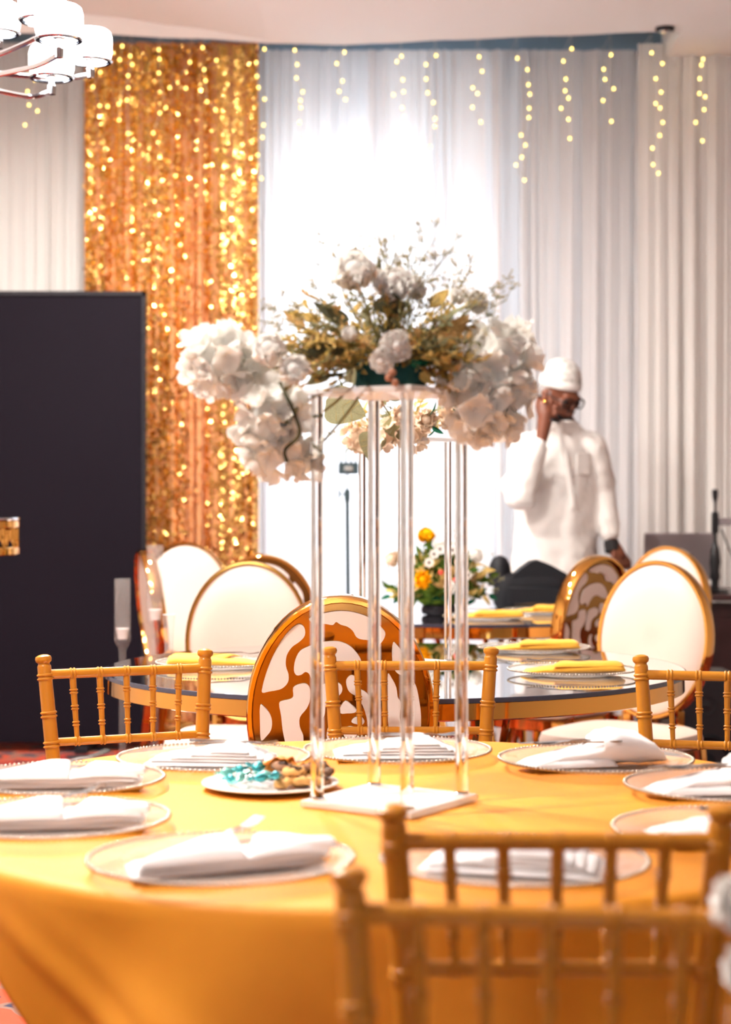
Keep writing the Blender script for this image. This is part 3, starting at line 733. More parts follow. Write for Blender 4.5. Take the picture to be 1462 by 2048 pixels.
fork_me = fork_mb().mesh('fork', M_steel, angle=30); knife_me = knife_mb().mesh('knife', M_steel, angle=30)
def cut(me, name, p, deg, pitch, label, group):
    o = link(name, me, None, p, (0, R(pitch), R(deg)), scale=.78); return tag(o, label, name, group)
PL = [ # x, y, napkin kind, napkin angle, fork offset(x,y,z,deg), where, clip of the words
 (-.180, 2.243, 'pouch', 20, 'near left plate, in front of the acrylic stand'),
 (.185, 2.235, 'flat', -14, 'plate seen through the near chair back'),
 (-.441, 2.524, 'pouch', 6, 'lower of the two plates cut by the left picture edge'),
 (-.488, 2.875, 'pouch', 3, 'upper of the two plates cut by the left picture edge'),
 (-.262, 3.11, 'flat', -6, 'far left plate in front of the left bamboo-style chair'),
 (.057, 3.20, 'flat', 4, 'far middle plate behind the acrylic stand'),
 (.395, 3.09, 'roll', 14, 'far right plate with the cone-shaped napkin'),
 (.572, 2.81, 'roll', 8, 'plate at the right picture edge, the farther one'),
 (.502, 2.44, 'flat', 12, 'plate at the right picture edge, behind the near chair\'s right post'),
]
for i, (x, y, k, ang, where) in enumerate(PL):
    z = TZ+.0035
    charger(x, y, z, 'glass charger, ' + where, 'glass chargers on the golden cloth')
    ca, sa = math.cos(R(ang)), math.sin(R(ang)); nz = z+.006
    napkin(k, x, y, nz, ang, 'folded white napkin, ' + where, 'white napkins on the golden cloth', 1.02)
    def at(u, v, h): return (x+u*ca-v*sa, y+u*sa+v*ca, nz+h)
    if k == 'pouch': fp, fa, fpi, kp, ka = at(.006, .022, .027), ang+33, -8, at(.03, .004, .024), ang+30
    elif k == 'flat': fp, fa, fpi, kp, ka = at(.035, -.004, .031), ang+22, 3, at(.03, .028, .029), ang+10
    else: fp, fa, fpi, kp, ka = at(-.035, -.012, .036), ang+150, 6, at(-.045, .022, .034), ang+165
    if i != 1:
        cut(fork_me, 'fork', fp, fa, fpi, 'steel fork, ' + where, 'forks on the golden cloth')
        cut(knife_me, 'knife', kp, ka, 3, 'steel knife, ' + where, 'knives on the golden cloth')
PL2 = [(.535, 4.66, 'foldy', 4, ZT, 'near right plate of the mirror table'), (.50, 5.34, 'foldy', 10, ZT, 'far right plate of the mirror table'),
       (-.40, 4.86, 'foldy', 176, ZT, 'left plate of the mirror table'),
       (.455, 6.72, 'foldy', 5, ZT, 'nearer plate of the farther mirror table'), (.70, 7.04, 'foldy', 8, ZT, 'farther plate of the farther mirror table')]
for x, y, k, ang, z, where in PL2:
    charger(x, y, z, 'clear glass beaded charger, ' + where, 'glass chargers on the mirror tables')
    napkin(k, x, y, z+.0055, ang, 'folded golden yellow napkin on the ' + where, 'yellow napkins on the mirror tables', 1.05)
    s = -1 if ang < 90 else 1
    cut(fork_me, 'fork', (x+s*.04, y+.01, z+.036), 160 if s < 0 else 20, 4, 'steel fork in the yellow napkin on the ' + where, 'forks on the mirror tables')

# ---------------------------------------------------------------- sweets plate
sp = Vector((-.152, 2.872, TZ+.002))
o = thing('dessert_plate', 'white china plate of cookies and foil sweets left of the acrylic stand', 'plate', sp)
MB().lathe([(.001, 0), (.06, 0), (.062, .003), (.085, .005), (.108, .009), (.1095, .010), (.107, .0115), (.082, .008), (.06, .006), (.001, .006)], 56, cap=False).build('dish', M_china, o)
MB().tube([(.1085*math.cos(2*PI*k/56), .1085*math.sin(2*PI*k/56), .0105) for k in range(56)], .0014, 6, closed=True).build('rim', M_china, o)
M_foil = [mat('teal_foil', rgb(70, 168, 176), .25, .7), mat('silver_foil', rgb(205, 220, 222), .2, .8), mat('mint_foil', rgb(130, 200, 190), .3, .5), mat('navy_foil', rgb(28, 40, 66), .25, .5)]
M_cook = [mat('pale_cookie', rgb(226, 168, 96), .8, 0, .2, 90, .3, 200), mat('brown_cookie', rgb(160, 112, 80), .8, 0, .3, 90, .3, 200), mat('choc_cookie', rgb(120, 84, 60), .7, 0, .4, 120, .3, 200)]
M_chip = mat('orange_crisp', rgb(232, 140, 40), .6, 0, .2, 60)
M_choc = mat('chocolate_drizzle', rgb(70, 42, 30), .4)
def candy_me(m):
    b = MB().ell((0, 0, 0), (.011, .0075, .0072), 10, 7)
    for s in (-1, 1):
        b.loft([[Vector((s*x, math.cos(a)*r*1.2, math.sin(a)*r*(.4 if x > .015 else 1)+.001*S(5*a))) for a in (2*PI*k/10 for k in range(10))] for x, r in ((.009, .004), (.012, .002), (.017, .0065), (.0195, .0075))])
    return b.mesh('wrapped_sweet', m, angle=30)
candies = [candy_me(m) for m in M_foil]; rnd = random.Random(12)
spots = [(-.062, -.018), (-.045, -.04), (-.05, .006), (-.03, -.018), (-.012, -.045), (-.022, .012), (-.04, .034), (-.005, -.02), (.012, -.06), (.004, .008), (-.07, .012), (-.018, .04)]
KK = (0, 2, 0, 1, 0, 0, 1, 2, 0, 3, 2, 0)
def ordlab(items, i, what):                           # which of its kind, counted from the left
    same = sorted(j for j in range(len(items)) if items[j][1] == items[i][1]); same.sort(key=lambda j: items[j][0])
    if len(same) == 1: return 'only ' + what + ' on the white dessert plate'
    return ('leftmost', 'second', 'third', 'fourth', 'fifth', 'sixth')[same.index(i)] + ' ' + what + ' from the left on the white dessert plate' if same.index(i) else 'leftmost ' + what + ' on the white dessert plate'
for i, (x, y) in enumerate(spots):
    k = KK[i]
    o2 = link('wrapped_sweet', candies[k], None, sp+Vector((x, y, .018+.006*(i % 3))), (rnd.uniform(-.4, .4), rnd.uniform(-.3, .3), rnd.uniform(0, 3)))
    tag(o2, ordlab([(q[0], KK[j]) for j, q in enumerate(spots)], i, ['teal foil-wrapped sweet', 'silver foil-wrapped sweet', 'mint foil-wrapped sweet', 'navy foil-wrapped sweet'][k]), 'candy', 'foil sweets on the dessert plate')
def cookie_me(m, sd, fl=False):
    rings = []
    for z, r in ((0, .015), (.002, .019), (.007, .0195), (.011, .016), (.0125, .009), (.012, .002)):
        rings.append([Vector((math.cos(a)*r*(1+.12*noise.noise(Vector((math.cos(a)*2+sd, math.sin(a)*2, z*80)))), math.sin(a)*r*(1+.12*S(3*a+sd)), z+.0015*S(5*a+sd))) for a in (2*PI*k/18 for k in range(18))])
    return MB().loft(rings).mesh('cookie', m, angle=None)
cooks = [cookie_me(m, k*3.1+1) for k, m in enumerate(M_cook)]
driz = MB().tube([(-.014+.028*k/20, .008*S(k*1.9), .0128) for k in range(21)], .0012, 5).mesh('drizzle', M_choc)
cs = [(.028, -.04, 0, 0), (.055, -.045, 0, 0), (.05, -.012, 0, 0), (.025, -.01, 1, .004), (.078, -.022, 1, 0), (.085, .012, 2, .004), (.06, .022, 0, .006), (.035, .03, 1, .004), (.04, -.03, 0, .014), (.062, .0, 1, .014), (.075, .03, 2, .012), (.02, .012, 1, .014)]
for i, (x, y, k, h) in enumerate(cs):
    t = thing('cookie', ordlab([(q[0], q[2]) for q in cs], i, ['pale golden drizzled cookie', 'brown drizzled cookie', 'dark chocolate drizzled cookie'][k]), 'cookie', sp+Vector((x, y, .012+h)), i*.7, 'cookies on the dessert plate')
    t.rotation_euler = (rnd.uniform(-.3, .3), rnd.uniform(-.3, .3), i*.7)
    link('crumb', cooks[k], t); link('drizzle', driz, t)
chip = MB().grid(lambda u, v: ((u-.5)*.05*(1-.5*abs(2*v-1)**2), (v-.5)*.03, .012*S(PI*u)+.004*S(9*v+3*u)), 12, 7)
CR = ((.0, .045, .022), (.02, .05, .028), (.035, .058, .024), (.012, .03, .03))
for i, (x, y, h) in enumerate(CR):
    o2 = link('crisp', chip.mesh('crisp', M_chip), None, sp+Vector((x, y, h)), (.4*i-.5, .3, .9*i)); md = o2.modifiers.new('t', 'SOLIDIFY'); md.thickness = .0016
    tag(o2, ordlab([(q[0], 0) for q in CR], i, 'curled orange crisp'), 'crisp', 'crisps on the dessert plate')

# ================================================================ acrylic stands
def stand(label, x, y, z, h, half, a0):
    o = thing('acrylic_stand', label, 'flower stand', (x, y, z), 0, 'clear acrylic flower stands')
    cs_ = [(math.cos(a0+k*PI/2), math.sin(a0+k*PI/2)) for k in range(4)]
    def sq(q, zz): return [Vector((c*q, s*q, zz)) for c, s in cs_]
    MB().loft([sq(half+.024, .002), sq(half+.026, .004), sq(half+.026, .010), sq(half+.024, .012)]).build('base_plate', M_acrylplate, o, smooth=False)
    MB().loft([sq(half+.024, h-.010), sq(half+.026, h-.008), sq(half+.026, h-.002), sq(half+.024, h)]).build('top_plate', M_acrylplate, o, smooth=False)
    for c, s in cs_:
        MB().lathe([(.0098, .012), (.0098, h-.010)], 28, (c*half, s*half, 0)).build('rod', M_acryl, o)
        MB().lathe([(.0115, .0121), (.0115, .0145), (.0099, .0155), (.0099, .0121)], 24, (c*half, s*half, 0), cap=False).build('collar', M_chrome, o)
    return o
SX, SY = .037, 2.725; SH_ = .628
stand('tall clear acrylic stand carrying the white bouquet on the golden cloth', SX, SY, TZ+.001, SH_, .112, R(192))
stand('tall clear acrylic stand on the mirror table, behind the first stand', .108, 4.90, ZT, .62, .117, R(184))

# ---------------------------------------------------------------- flower kit
def petal_mb(w_, l, cup, curl, seed, ruf=.0, nu=7, nv=7):
    def fn(u, v):
        a = 2*u-1; ww = w_*(.25+.75*math.sin(PI*min(1, .08+.72*v)))*(1 if v < .85 else 1-.5*(v-.85)/.15*abs(a))
        x = a*ww*.5; y = -cup*(a*a)*l*.35-curl*l*(v**2.2)+ruf*l*S(a*7+seed)*v*v; z = l*(v-.10*a*a*v)
        return (x, -y, z)
    return MB().grid(fn, nu, nv)
def floret_me(m, seed, s=.017):
    b = MB(); rnd = random.Random(seed)
    for k in range(4):
        p = petal_mb(s*1.15, s*1.15, .5, rnd.uniform(-.2, .5), rnd.random()*6, .10, 5, 5)
        mt = Matrix.Rotation(k*PI/2+rnd.uniform(-.2, .2), 3, 'Z') @ Matrix.Rotation(R(rnd.uniform(55, 80)), 3, 'X')
        b.add([mt @ Vector(v) for v in p.v], p.f)
    b.ell((0, 0, .001), .0025, 6, 4)
    return b.mesh('floret', m, angle=None)
FLO = [floret_me(M_petal, k) for k in range(4)]; FLOB = [floret_me(M_beige, 9+k) for k in range(2)]
def hydrangea(root, c, r, n, flo=FLO, m=None, seed=1, sq=(1, 1, 1), fs_=1.):
    rnd = random.Random(seed)
    core = MB().ell((0, 0, 0), tuple(r*.7*k for k in sq), 16, 10).build('hydrangea_head', m or M_petal, root, loc=c)
    for k in range(n):
        z = 1-2*(k+.5)/n; ph = k*2.39996+rnd.uniform(-.2, .2); q = math.sqrt(max(0, 1-z*z))
        dv = Vector((q*math.cos(ph)*sq[0], q*math.sin(ph)*sq[1], z*sq[2])).normalized()
        p = Vector((dv.x*sq[0], dv.y*sq[1], dv.z*sq[2]))*r*rnd.uniform(.68, .95)
        o = link('floret', rnd.choice(flo), core, p, scale=rnd.uniform(1.5, 2.1)*(r/.06)**.6*fs_)
        o.rotation_mode = 'QUATERNION'; o.rotation_quaternion = (dv+Vector((rnd.gauss(0, .3), rnd.gauss(0, .3), rnd.gauss(0, .3)))).to_track_quat('Z', 'Y') @ Euler((0, 0, rnd.uniform(0, 3))).to_quaternion()
    return core
PET = {}
def rose(root, c, r, dirv, m=M_rose, name='rose_bloom', seed=0, layers=((3, .35, 3), (4, .6, 10), (5, .8, 19), (5, 1., 30))):
    rnd = random.Random(seed); dirv = Vector(dirv).normalized()
    core = MB().ell((0, 0, r*.35), (r*.45, r*.45, r*.62), 12, 8).build(name, m, root, loc=c)
    core.rotation_mode = 'QUATERNION'; core.rotation_quaternion = dirv.to_track_quat('Z', 'Y')
    if m.name not in PET: PET[m.name] = [petal_mb(1.15, 1.15, -.55, cu, k, .03).mesh('petal', m, angle=None) for k, cu in enumerate((-.28, -.12, .12, .32))]
    for li, (n, q, op) in enumerate(layers):
        for k in range(n):
            a = 2*PI*k/n+li*.7+rnd.uniform(-.15, .15)
            o = link('petal', PET[m.name][li], core, (math.sin(a)*r*.26*q, -math.cos(a)*r*.26*q, -r*.18), (R(op+rnd.uniform(-5, 5)), 0, a), scale=r*(.85+.2*q))
            o.rotation_euler = Euler((R(op+rnd.uniform(-5, 5)), 0, a), 'XYZ')
    return core
def leaf_mb(l, w_, fold=.25, curl=.3, blunt=.6, nu=5, nv=9):
    def fn(u, v):
        a = 2*u-1; ww = w_*math.sin(PI*min(1, max(0.001, v**blunt)))**.8 if v < 1 else .0
        return (a*ww*.5, -abs(a)*fold*ww*.4+curl*l*v*v*.5, l*v)
    return MB().grid(fn, nu, nv)
LEAF = {}
def leaf(root, c, l, dirv, m, wr=.5, roll=0, curl=.3, name='leaf', blunt=.7):
    key = (m.name, wr, blunt)
    if key not in LEAF: LEAF[key] = leaf_mb(1, wr, .3, curl, blunt).mesh('leaf', m, angle=None)
    o = link(name, LEAF[key], root, c, scale=l); o.rotation_mode = 'QUATERNION'
    o.rotation_quaternion = Vector(dirv).normalized().to_track_quat('Z', 'Y') @ Euler((0, 0, roll)).to_quaternion(); return o
def sprig(root, a, b_, m, n, l, seed, name='foliage_sprig'):
    rnd = random.Random(seed); a, b_ = Vector(a), Vector(b_); mid = (a+b_)/2+Vector((rnd.gauss(0, .01), rnd.gauss(0, .01), .01)); path = crom([a, mid, b_], 6)
    mb = MB().tube(path, .0013, 5)
    o = mb.build(name, M_stem, root); o.data.materials.append(m); base = len(o.data.polygons)
    lm = MB()
    for k in range(n):
        t = .25+.75*k/(n-1); p = path[min(len(path)-1, int(t*(len(path)-1)))]
        dv = (b_-a).normalized()*.6+Vector((rnd.gauss(0, .7), rnd.gauss(0, .7), rnd.gauss(.15, .6))); q = dv.normalized().to_track_quat('Z', 'Y').to_matrix() @ Matrix.Rotation(rnd.uniform(0, 6), 3, 'Z')
        lf = leaf_mb(l*rnd.uniform(.7, 1.3), l*.45, .3, .4, .7, 3, 5); lm.add([q @ Vector(v)+p for v in lf.v], lf.f)
    lm.build('leaves', m, o, angle=None)
    return o
def gyp(root, a, b_, seed, spread=.05, nb=9, m=M_gyp):
    rnd = random.Random(seed); a, b_ = Vector(a), Vector(b_); path = crom([a, (a+b_)/2+Vector((rnd.gauss(0, .012), rnd.gauss(0, .012), .01)), b_], 8)
    st = MB().tube(path, .0008, 4); dots = MB()
    def dot(p, r=None): dots.ell(p, r or rnd.uniform(.0009, .0019), 6, 4)
    for k in range(nb):
        p = path[int((.45+.55*k/(nb-1))*(len(path)-1))]
        e = p+Vector((rnd.gauss(0, 1), rnd.gauss(0, 1), rnd.gauss(.7, .6))).normalized()*spread*rnd.uniform(.4, 1)
        st.tube([p, (p+e)/2+Vector((0, 0, .004)), e], .0005, 3)
        for j in range(7):
            g = e+Vector((rnd.gauss(0, 1), rnd.gauss(0, 1), rnd.gauss(.3, .8))).normalized()*spread*rnd.uniform(.1, .38)
            st.tube([p.lerp(e, .7), g], .0004, 3); dot(g)
        dot(e)
    dot(b_)
    o = st.build('babys_breath_sprig', M_stem, root); dots.build('blossoms', m, o, kind='stuff'); return o

# ---------------------------------------------------------------- bouquet on the near stand
zt = TZ+.001+SH_; root = Vector((SX, SY, zt))
bq = thing('flower_arrangement', 'large white hydrangea and rose bouquet on the tall acrylic stand, nearest', 'flowers', root)
def W(px, py, dd=0): return P(px, py, SY+dd)-root
MB().bbox((0, 0, .0225), (.105, .085, .045), .008).build('foam_block', M_foam, bq)
for c, r, n, sq, sd in ((W(440, 722, -.02), .058, 24, (1.05, 1, .95), 1), (W(492, 738, .02), .046, 18, (1, 1, 1), 2), (W(540, 832, -.03), .056, 24, (1, 1, 1.0), 3), (W(548, 893, -.02), .05, 20, (1.05, 1, .95), 4),
                        (W(982, 728, -.04), .062, 28, (1.05, 1, 1.05), 5), (W(955, 800, -.05), .056, 22, (1, 1, 1), 6), (W(1008, 790, -.02), .05, 20, (1, 1, 1.1), 7), (W(970, 850, -.03), .042, 16, (1.2, 1, .8), 8), (W(612, 922, .0), .026, 10, (1, 1, 1.2), 9), (W(418, 680, 0), .03, 10, (1.2, 1, .8), 10), (W(1035, 672, .02), .026, 9, (1, 1, 1), 11)):
    h = hydrangea(bq, c, r*.82, n, seed=sd, sq=sq, fs_=.92)
    MB().tube(crom([c, c*.5+Vector((0, 0, .02)), Vector((c.x*.15, 0, .035))], 6), .0022, 6).build('stem', M_stem, bq)
for px, py, dd, r, dv, sd in ((713, 557, -.07, .037, (-.15, -.85, .5), 1), (548, 706, -.10, .030, (-.4, -.8, .3), 2), (592, 745, -.11, .028, (-.1, -.9, .2), 3), (948, 612, -.01, .022, (.5, -.6, .6), 4), (915, 598, .02, .018, (.2, -.6, .7), 5), (700, 672, -.09, .014, (-.2, -.8, .5), 6)):
    c = W(px, py, dd); rose(bq, c, r, dv, M_rose, seed=sd)
    MB().tube(crom([c, c*.55+Vector((0, 0, .01)), (c.x*.12, c.y*.2, .04)], 6), .002, 6).build('stem', M_stem, bq)
def carnation(root_, c, r, dv, seed, m=M_rose):
    return rose(root_, c, r, dv, m, 'carnation_bloom', seed, ((6, .3, 5), (8, .5, 22), (9, .7, 42), (10, .9, 66)))
for px, py, dd, r, dv, sd in ((784, 574, -.06, .027, (.1, -.8, .6), 1), (822, 580, -.03, .019, (.4, -.7, .5), 2), (790, 692, -.1, .021, (.2, -1, -.1), 3), (766, 720, -.1, .016, (-.3, -1, -.3), 4)):
    c = W(px, py, dd); carnation(bq, c, r, dv, sd); MB().tube([c, (c.x*.3, c.y*.3, .04)], .0018, 6).build('stem', M_stem, bq)
LV = [(712, 530, 0, .032, (0, 0, 1), M_leafd, .6), (757, 545, 0, .03, (.05, 0, 1), M_leafd, .35), (745, 620, -.06, .07, (.9, -.2, .2), M_leafd, .7), (800, 625, -.05, .055, (-.5, -.3, -.6), M_leafd, .8), (700, 640, -.05, .075, (-.9, 0, .35), M_leafd, .4), (690, 690, -.08, .08, (-1, -.1, .3), M_leafo, .45),
      (690, 700, -.08, .085, (-1, -.1, -.1), M_leafd, .42), (690, 752, -.09, .06, (-1, -.1, -.05), M_leafd, .55), (700, 740, -.1, .035, (.1, -.5, -.5), M_leafg, .9), (860, 690, -.05, .09, (.8, -.1, .5), M_leafb, .55), (850, 640, -.05, .08, (.9, -.1, .2), M_leafg, .5), (860, 700, -.07, .07, (.9, -.3, -.2), M_leafd, .45), (900, 650, -.03, .05, (.8, 0, .2), M_leafd, .7),
      (820, 730, -.07, .05, (.7, -.3, .2), M_green, .5), (765, 650, -.09, .035, (.2, -.6, -.6), M_leafd, .9), (730, 600, -.06, .05, (-.4, -.5, -.5), M_leafo, .45), (610, 660, -.02, .055, (-.6, -.1, .6), M_leafb, .4), (770, 600, -.06, .05, (.2, -.3, -.9), M_leafo, .35), (860, 615, 0, .05, (.5, 0, .5), M_leafo, .5), (590, 800, -.05, .05, (-.3, -.2, -1), M_leafg, .5), (640, 640, -.02, .05, (-.9, 0, .2), M_leafo, .4),
      (660, 745, -.06, .05, (-.6, -.3, -.3), M_leafg, .6), (885, 745, -.06, .045, (.3, -.4, -.9), M_leafo, .4), (840, 745, -.08, .035, (.6, -.3, -.6), M_leafo, .5)]
for i, (px, py, dd, l, dv, m, wr) in enumerate(LV): leaf(bq, W(px, py, dd), l*.82, dv, m, wr, i*1.3)
rnd = random.Random(77)
for i in range(84):
    a = rnd.uniform(.02, PI-.02); q = rnd.uniform(.35, 1.04); e = W(765+195*q*math.cos(a), 728-150*q*math.sin(a)*(.75+.25*math.sin(a)), rnd.uniform(-.13, .08))
    sprig(bq, (e.x*.2, e.y*.3, .03), e, rnd.choice((M_leafo, M_leafo, M_leafb, M_leafg, M_leafd, M_leafo)), 13, .015, 100+i)
for i, (px, py) in enumerate(((640, 755), (620, 720), (900, 770), (880, 740), (870, 760), (660, 775), (930, 720), (905, 745))):
    sprig(bq, (W(px, py).x*.4, -.03, .03), W(px, py, -.08), M_leafo if i % 2 else M_leafb, 12, .018, 300+i)
for i in range(60):
    sd = -1 if i % 2 else 1; cx_, cy_ = (605, 690) if sd < 0 else (895, 690)
    e = W(cx_+rnd.gauss(0, 32), cy_+rnd.gauss(0, 45), rnd.uniform(-.13, -.03)); sprig(bq, (e.x*.45, e.y*.4, .03+.3*e.z), e, rnd.choice((M_leafo, M_leafo, M_leafb, M_leafg)), 13, .014, 2000+i)
TIP = [(648, 478), (668, 545), (632, 585), (770, 478), (792, 500), (755, 470), (842, 455), (870, 478), (905, 495), (885, 520), (930, 560), (965, 585), (1000, 568), (1012, 600), (985, 630), (940, 540), (700, 498), (515, 640), (540, 615), (562, 600), (520, 665), (575, 640), (850, 540), (815, 520), (690, 610), (830, 640), (740, 660), (620, 690), (655, 700), (860, 600)]
for i, (px, py) in enumerate(TIP):
    e = W(px, py, rnd.uniform(-.09, .07)); gyp(bq, (e.x*.15, e.y*.3, .04), e, 500+i, .034, 8)
for i, (px, py) in enumerate(((785, 745), (790, 765), (778, 755))): MB().ell(W(px, py, -.13), .006, 8, 6).build('berry', M_pink, bq)
MB().tube(crom([W(560, 765, -.05), W(590, 830, -.08), W(598, 870, -.08), W(570, 900, -.07), W(575, 925, -.07)], 6), .0026, 6).build('stem', M_leafd, bq)

# ---------------------------------------------------------------- bouquet on the second stand
z2 = ZT+.62; r2 = Vector((.108, 4.90, z2))
b2 = thing('flower_arrangement', 'beige rose bouquet with deep green leaves on the second acrylic stand', 'flowers', r2)
def W2(px, py, dd=0): return P(px, py, 4.90+dd)-r2
MB().bbox((0, 0, .025), (.12, .1, .05), .008).build('foam_block', M_foam, b2)
for px, py, dd, r, dv, sd in ((805, 832, -.17, .036, (-.1, -1, 0), 1), (850, 838, -.18, .038, (.1, -1, -.1), 2), (893, 838, -.16, .038, (.4, -1, 0), 3), (760, 800, -.1, .035, (-.3, -.8, .4), 4), (930, 800, -.05, .035, (.7, -.5, .4), 5), (830, 760, -.1, .04, (0, -.7, .7), 6)):
    c = W2(px, py, dd); rose(b2, c, r, dv, M_beige, seed=40+sd); MB().tube([c, (c.x*.3, c.y*.3, .03)], .0022, 6).build('stem', M_stem, b2)
for px, py, dd, l, dv in ((858, 832, -.21, .045, (.4, -.3, .6)), (866, 852, -.21, .04, (.5, -.3, -.5)), (855, 872, -.2, .045, (.5, -.2, .4)), (905, 815, -.2, .03, (.6, 0, -.5)), (800, 800, -.2, .05, (-.6, -.2, .2))): leaf(b2, W2(px, py, dd), l, dv, M_green, .55, .4)
big = leaf_mb(1, .92, .12, .15, .55, 9, 11).mesh('leaf', M_leafg, angle=None)
for (px, py, l, rot) in ((652, 800, .115, 112), (748, 862, .08, 190), (780, 835, .07, 150)):
    o = link('leaf', big, b2, W2(px, py, -.14), (0, R(rot), 0), scale=l)
    vm = MB().tube([(0, .006, 0), (0, .004+.06, .5), (0, .15*.5*.9, .95)], .007, 5)
    for s in (-1, 1):
        for t in (.2, .4, .6): vm.tube([(0, .004+.075*t*t, t), (s*.2, -.012+.075*t*t, t+.13), (s*.36, -.03+.075*t*t, t+.2)], .005, 4)
    vm.build('veins', M_leafo, o)
for c, r, sd in ((W2(715, 872, -.1), .035, 61), (W2(768, 872, -.12), .035, 62), (W2(825, 868, -.1), .04, 63)): hydrangea(b2, c, r, 12, FLOB, M_beige, sd)
for i in range(10):
    a = 2*PI*i/10; e = Vector((.17*math.cos(a), .15*math.sin(a), .03+.05*(i % 3))); sprig(b2, (0, 0, .03), e, (M_leafo, M_leafg)[i % 2], 9, .03, 700+i)
for i, (px, py) in enumerate(((655, 880), (670, 870), (690, 905))): gyp(b2, (-.05, -.05, .03), W2(px, py, -.1), 720+i, .04, 6)

# ---------------------------------------------------------------- low centrepiece on the farther table
r3 = Vector((.285, 6.98, ZT)); b3 = thing('flower_arrangement', 'low yellow and white flower centrepiece on the farther mirror table', 'flowers', r3)
def W3(px, py, dd=0): return P(px, py, 6.98+dd)-r3
MB().lathe([(.05, .001), (.065, .004), (.07, .02), (.065, .035), (.06, .04)], 24).build('bowl', M_blacktrim, b3)
for px, py, dd, r, dv, m, sd in ((852, 1077, 0, .04, (0, -.6, .8), M_yellow, 1), (846, 1160, -.14, .042, (-.1, -1, .1), M_yellow, 2), (920, 1128, -.12, .03, (.3, -1, .2), M_beige, 3), (948, 1112, -.08, .034, (.6, -.6, .4), M_rose, 4), (790, 1120, -.05, .035, (-.7, -.5, .3), M_beige, 5), (900, 1175, -.15, .03, (.2, -1, 0), M_rose, 6), (875, 1090, -.05, .025, (.2, -.6, .6), M_rose, 7)): rose(b3, W3(px, py, dd), r, dv, m, seed=80+sd)
for px, py in ((868, 1108), (880, 1098), (858, 1125), (935, 1150), (812, 1150), (905, 1100)):
    c = W3(px, py, -.13); b = MB()
    for k in range(8):
        p = leaf_mb(.022, .013, .1, .1, .8, 3, 4); mt = Matrix.Rotation(PI/2, 3, 'X') @ Matrix.Rotation(k*PI/4, 3, 'Z') @ Matrix.Rotation(R(82), 3, 'X'); b.add([mt @ Vector(v)+c for v in p.v], p.f)
    h = b.build('daisy_bloom', M_rose, b3, angle=None); MB().ell(c+Vector((0, -.003, 0)), (.006, .004, .006), 8, 6).build('daisy_centre', M_choc, h)
MB().ell((0, 0, .12), (.11, .085, .1), 18, 12).build('moss_ball', M_green2, b3)
for i in range(80):
    a = rnd.uniform(0, 2*PI); el = rnd.uniform(-.5, 1.3); q = rnd.uniform(.7, 1.05)
    e = Vector((.20*q*math.cos(a)*math.cos(el), .15*q*math.sin(a)*math.cos(el), .14+.15*q*math.sin(el)-.02)); sprig(b3, (0, 0, .06), e, rnd.choice((M_green2, M_green2, M_green, M_leafo, M_leafb)), 12, .05, 800+i)
for i, (px, py) in enumerate(((975, 1105), (965, 1150), (985, 1170), (780, 1095), (905, 1060), (930, 1080), (970, 1185), (760, 1130))): gyp(b3, (0, 0, .1), W3(px, py, -.05), 880+i, .06, 9)
for px, py in ((882, 1145), (912, 1160)): MB().ell(W3(px, py, -.16), .011, 8, 6).build('berry', mat('red_berry', rgb(206, 66, 48), .4), b3)

# ================================================================ acrylic candle stands and vase
def candle_stand(label, px, py, d, hh, rr):
    p = P(px, py, d); o = thing('candle_stand', label, 'candle stand', (p.x, p.y, 0), 0, 'clear acrylic candle stands')
    zt_ = p.z
    MB().lathe([(.07, .001), (.075, .004), (.075, .012), (.07, .016)], 28).build('foot', M_acrylplate, o)
    MB().lathe([(.012, .016), (.012, zt_-hh-.03)], 16).build('stem', M_acrylstem, o)
    MB().lathe([(.012, zt_-hh-.03), (.014, zt_-hh-.025), (rr*.9, zt_-hh-.006), (rr, zt_-hh), (rr, zt_), (rr-.003, zt_), (rr-.003, zt_-hh+.004), (.001, zt_-hh+.002)], 28, cap=False).build('tube_holder', M_acrylstem, o)
    MB().lathe([(.001, zt_-hh+.004), (rr*.55, zt_-hh+.005), (rr*.7, zt_-hh+.03), (rr*.8, zt_-hh+.04), (.001, zt_-hh+.036)], 18).build('candle_cup', M_acrylplate, o)
M_acrylstem = clear('acrylic_tube', (.97, .96, .96, 1), .06, 1.35, .03)
candle_stand('shorter clear acrylic candle stand in front of the black panel', 245, 1157, 5.95, .205, .027)
candle_stand('taller clear acrylic candle stand in front of the edge-on oval chair', 310, 1090, 6.15, .26, .028)
p = P(335, 1306, 5.16); o = thing('glass_vase', 'small flared clear glass beside the left plate of the mirror table', 'glass', (p.x, 5.2, ZT))
MB().lathe([(.018, .001), (.018, .006), (.013, .012), (.0135, .05), (.018, .12), (.0185, .12), (.0145, .05), (.012, .014), (.001, .012)], 24, cap=False).build('bowl', M_acrylstem, o)
MB().lathe([(.018, .118), (.0188, .119), (.0185, .1205), (.0178, .119)], 24, cap=False).build('lip', M_acrylplate, o)

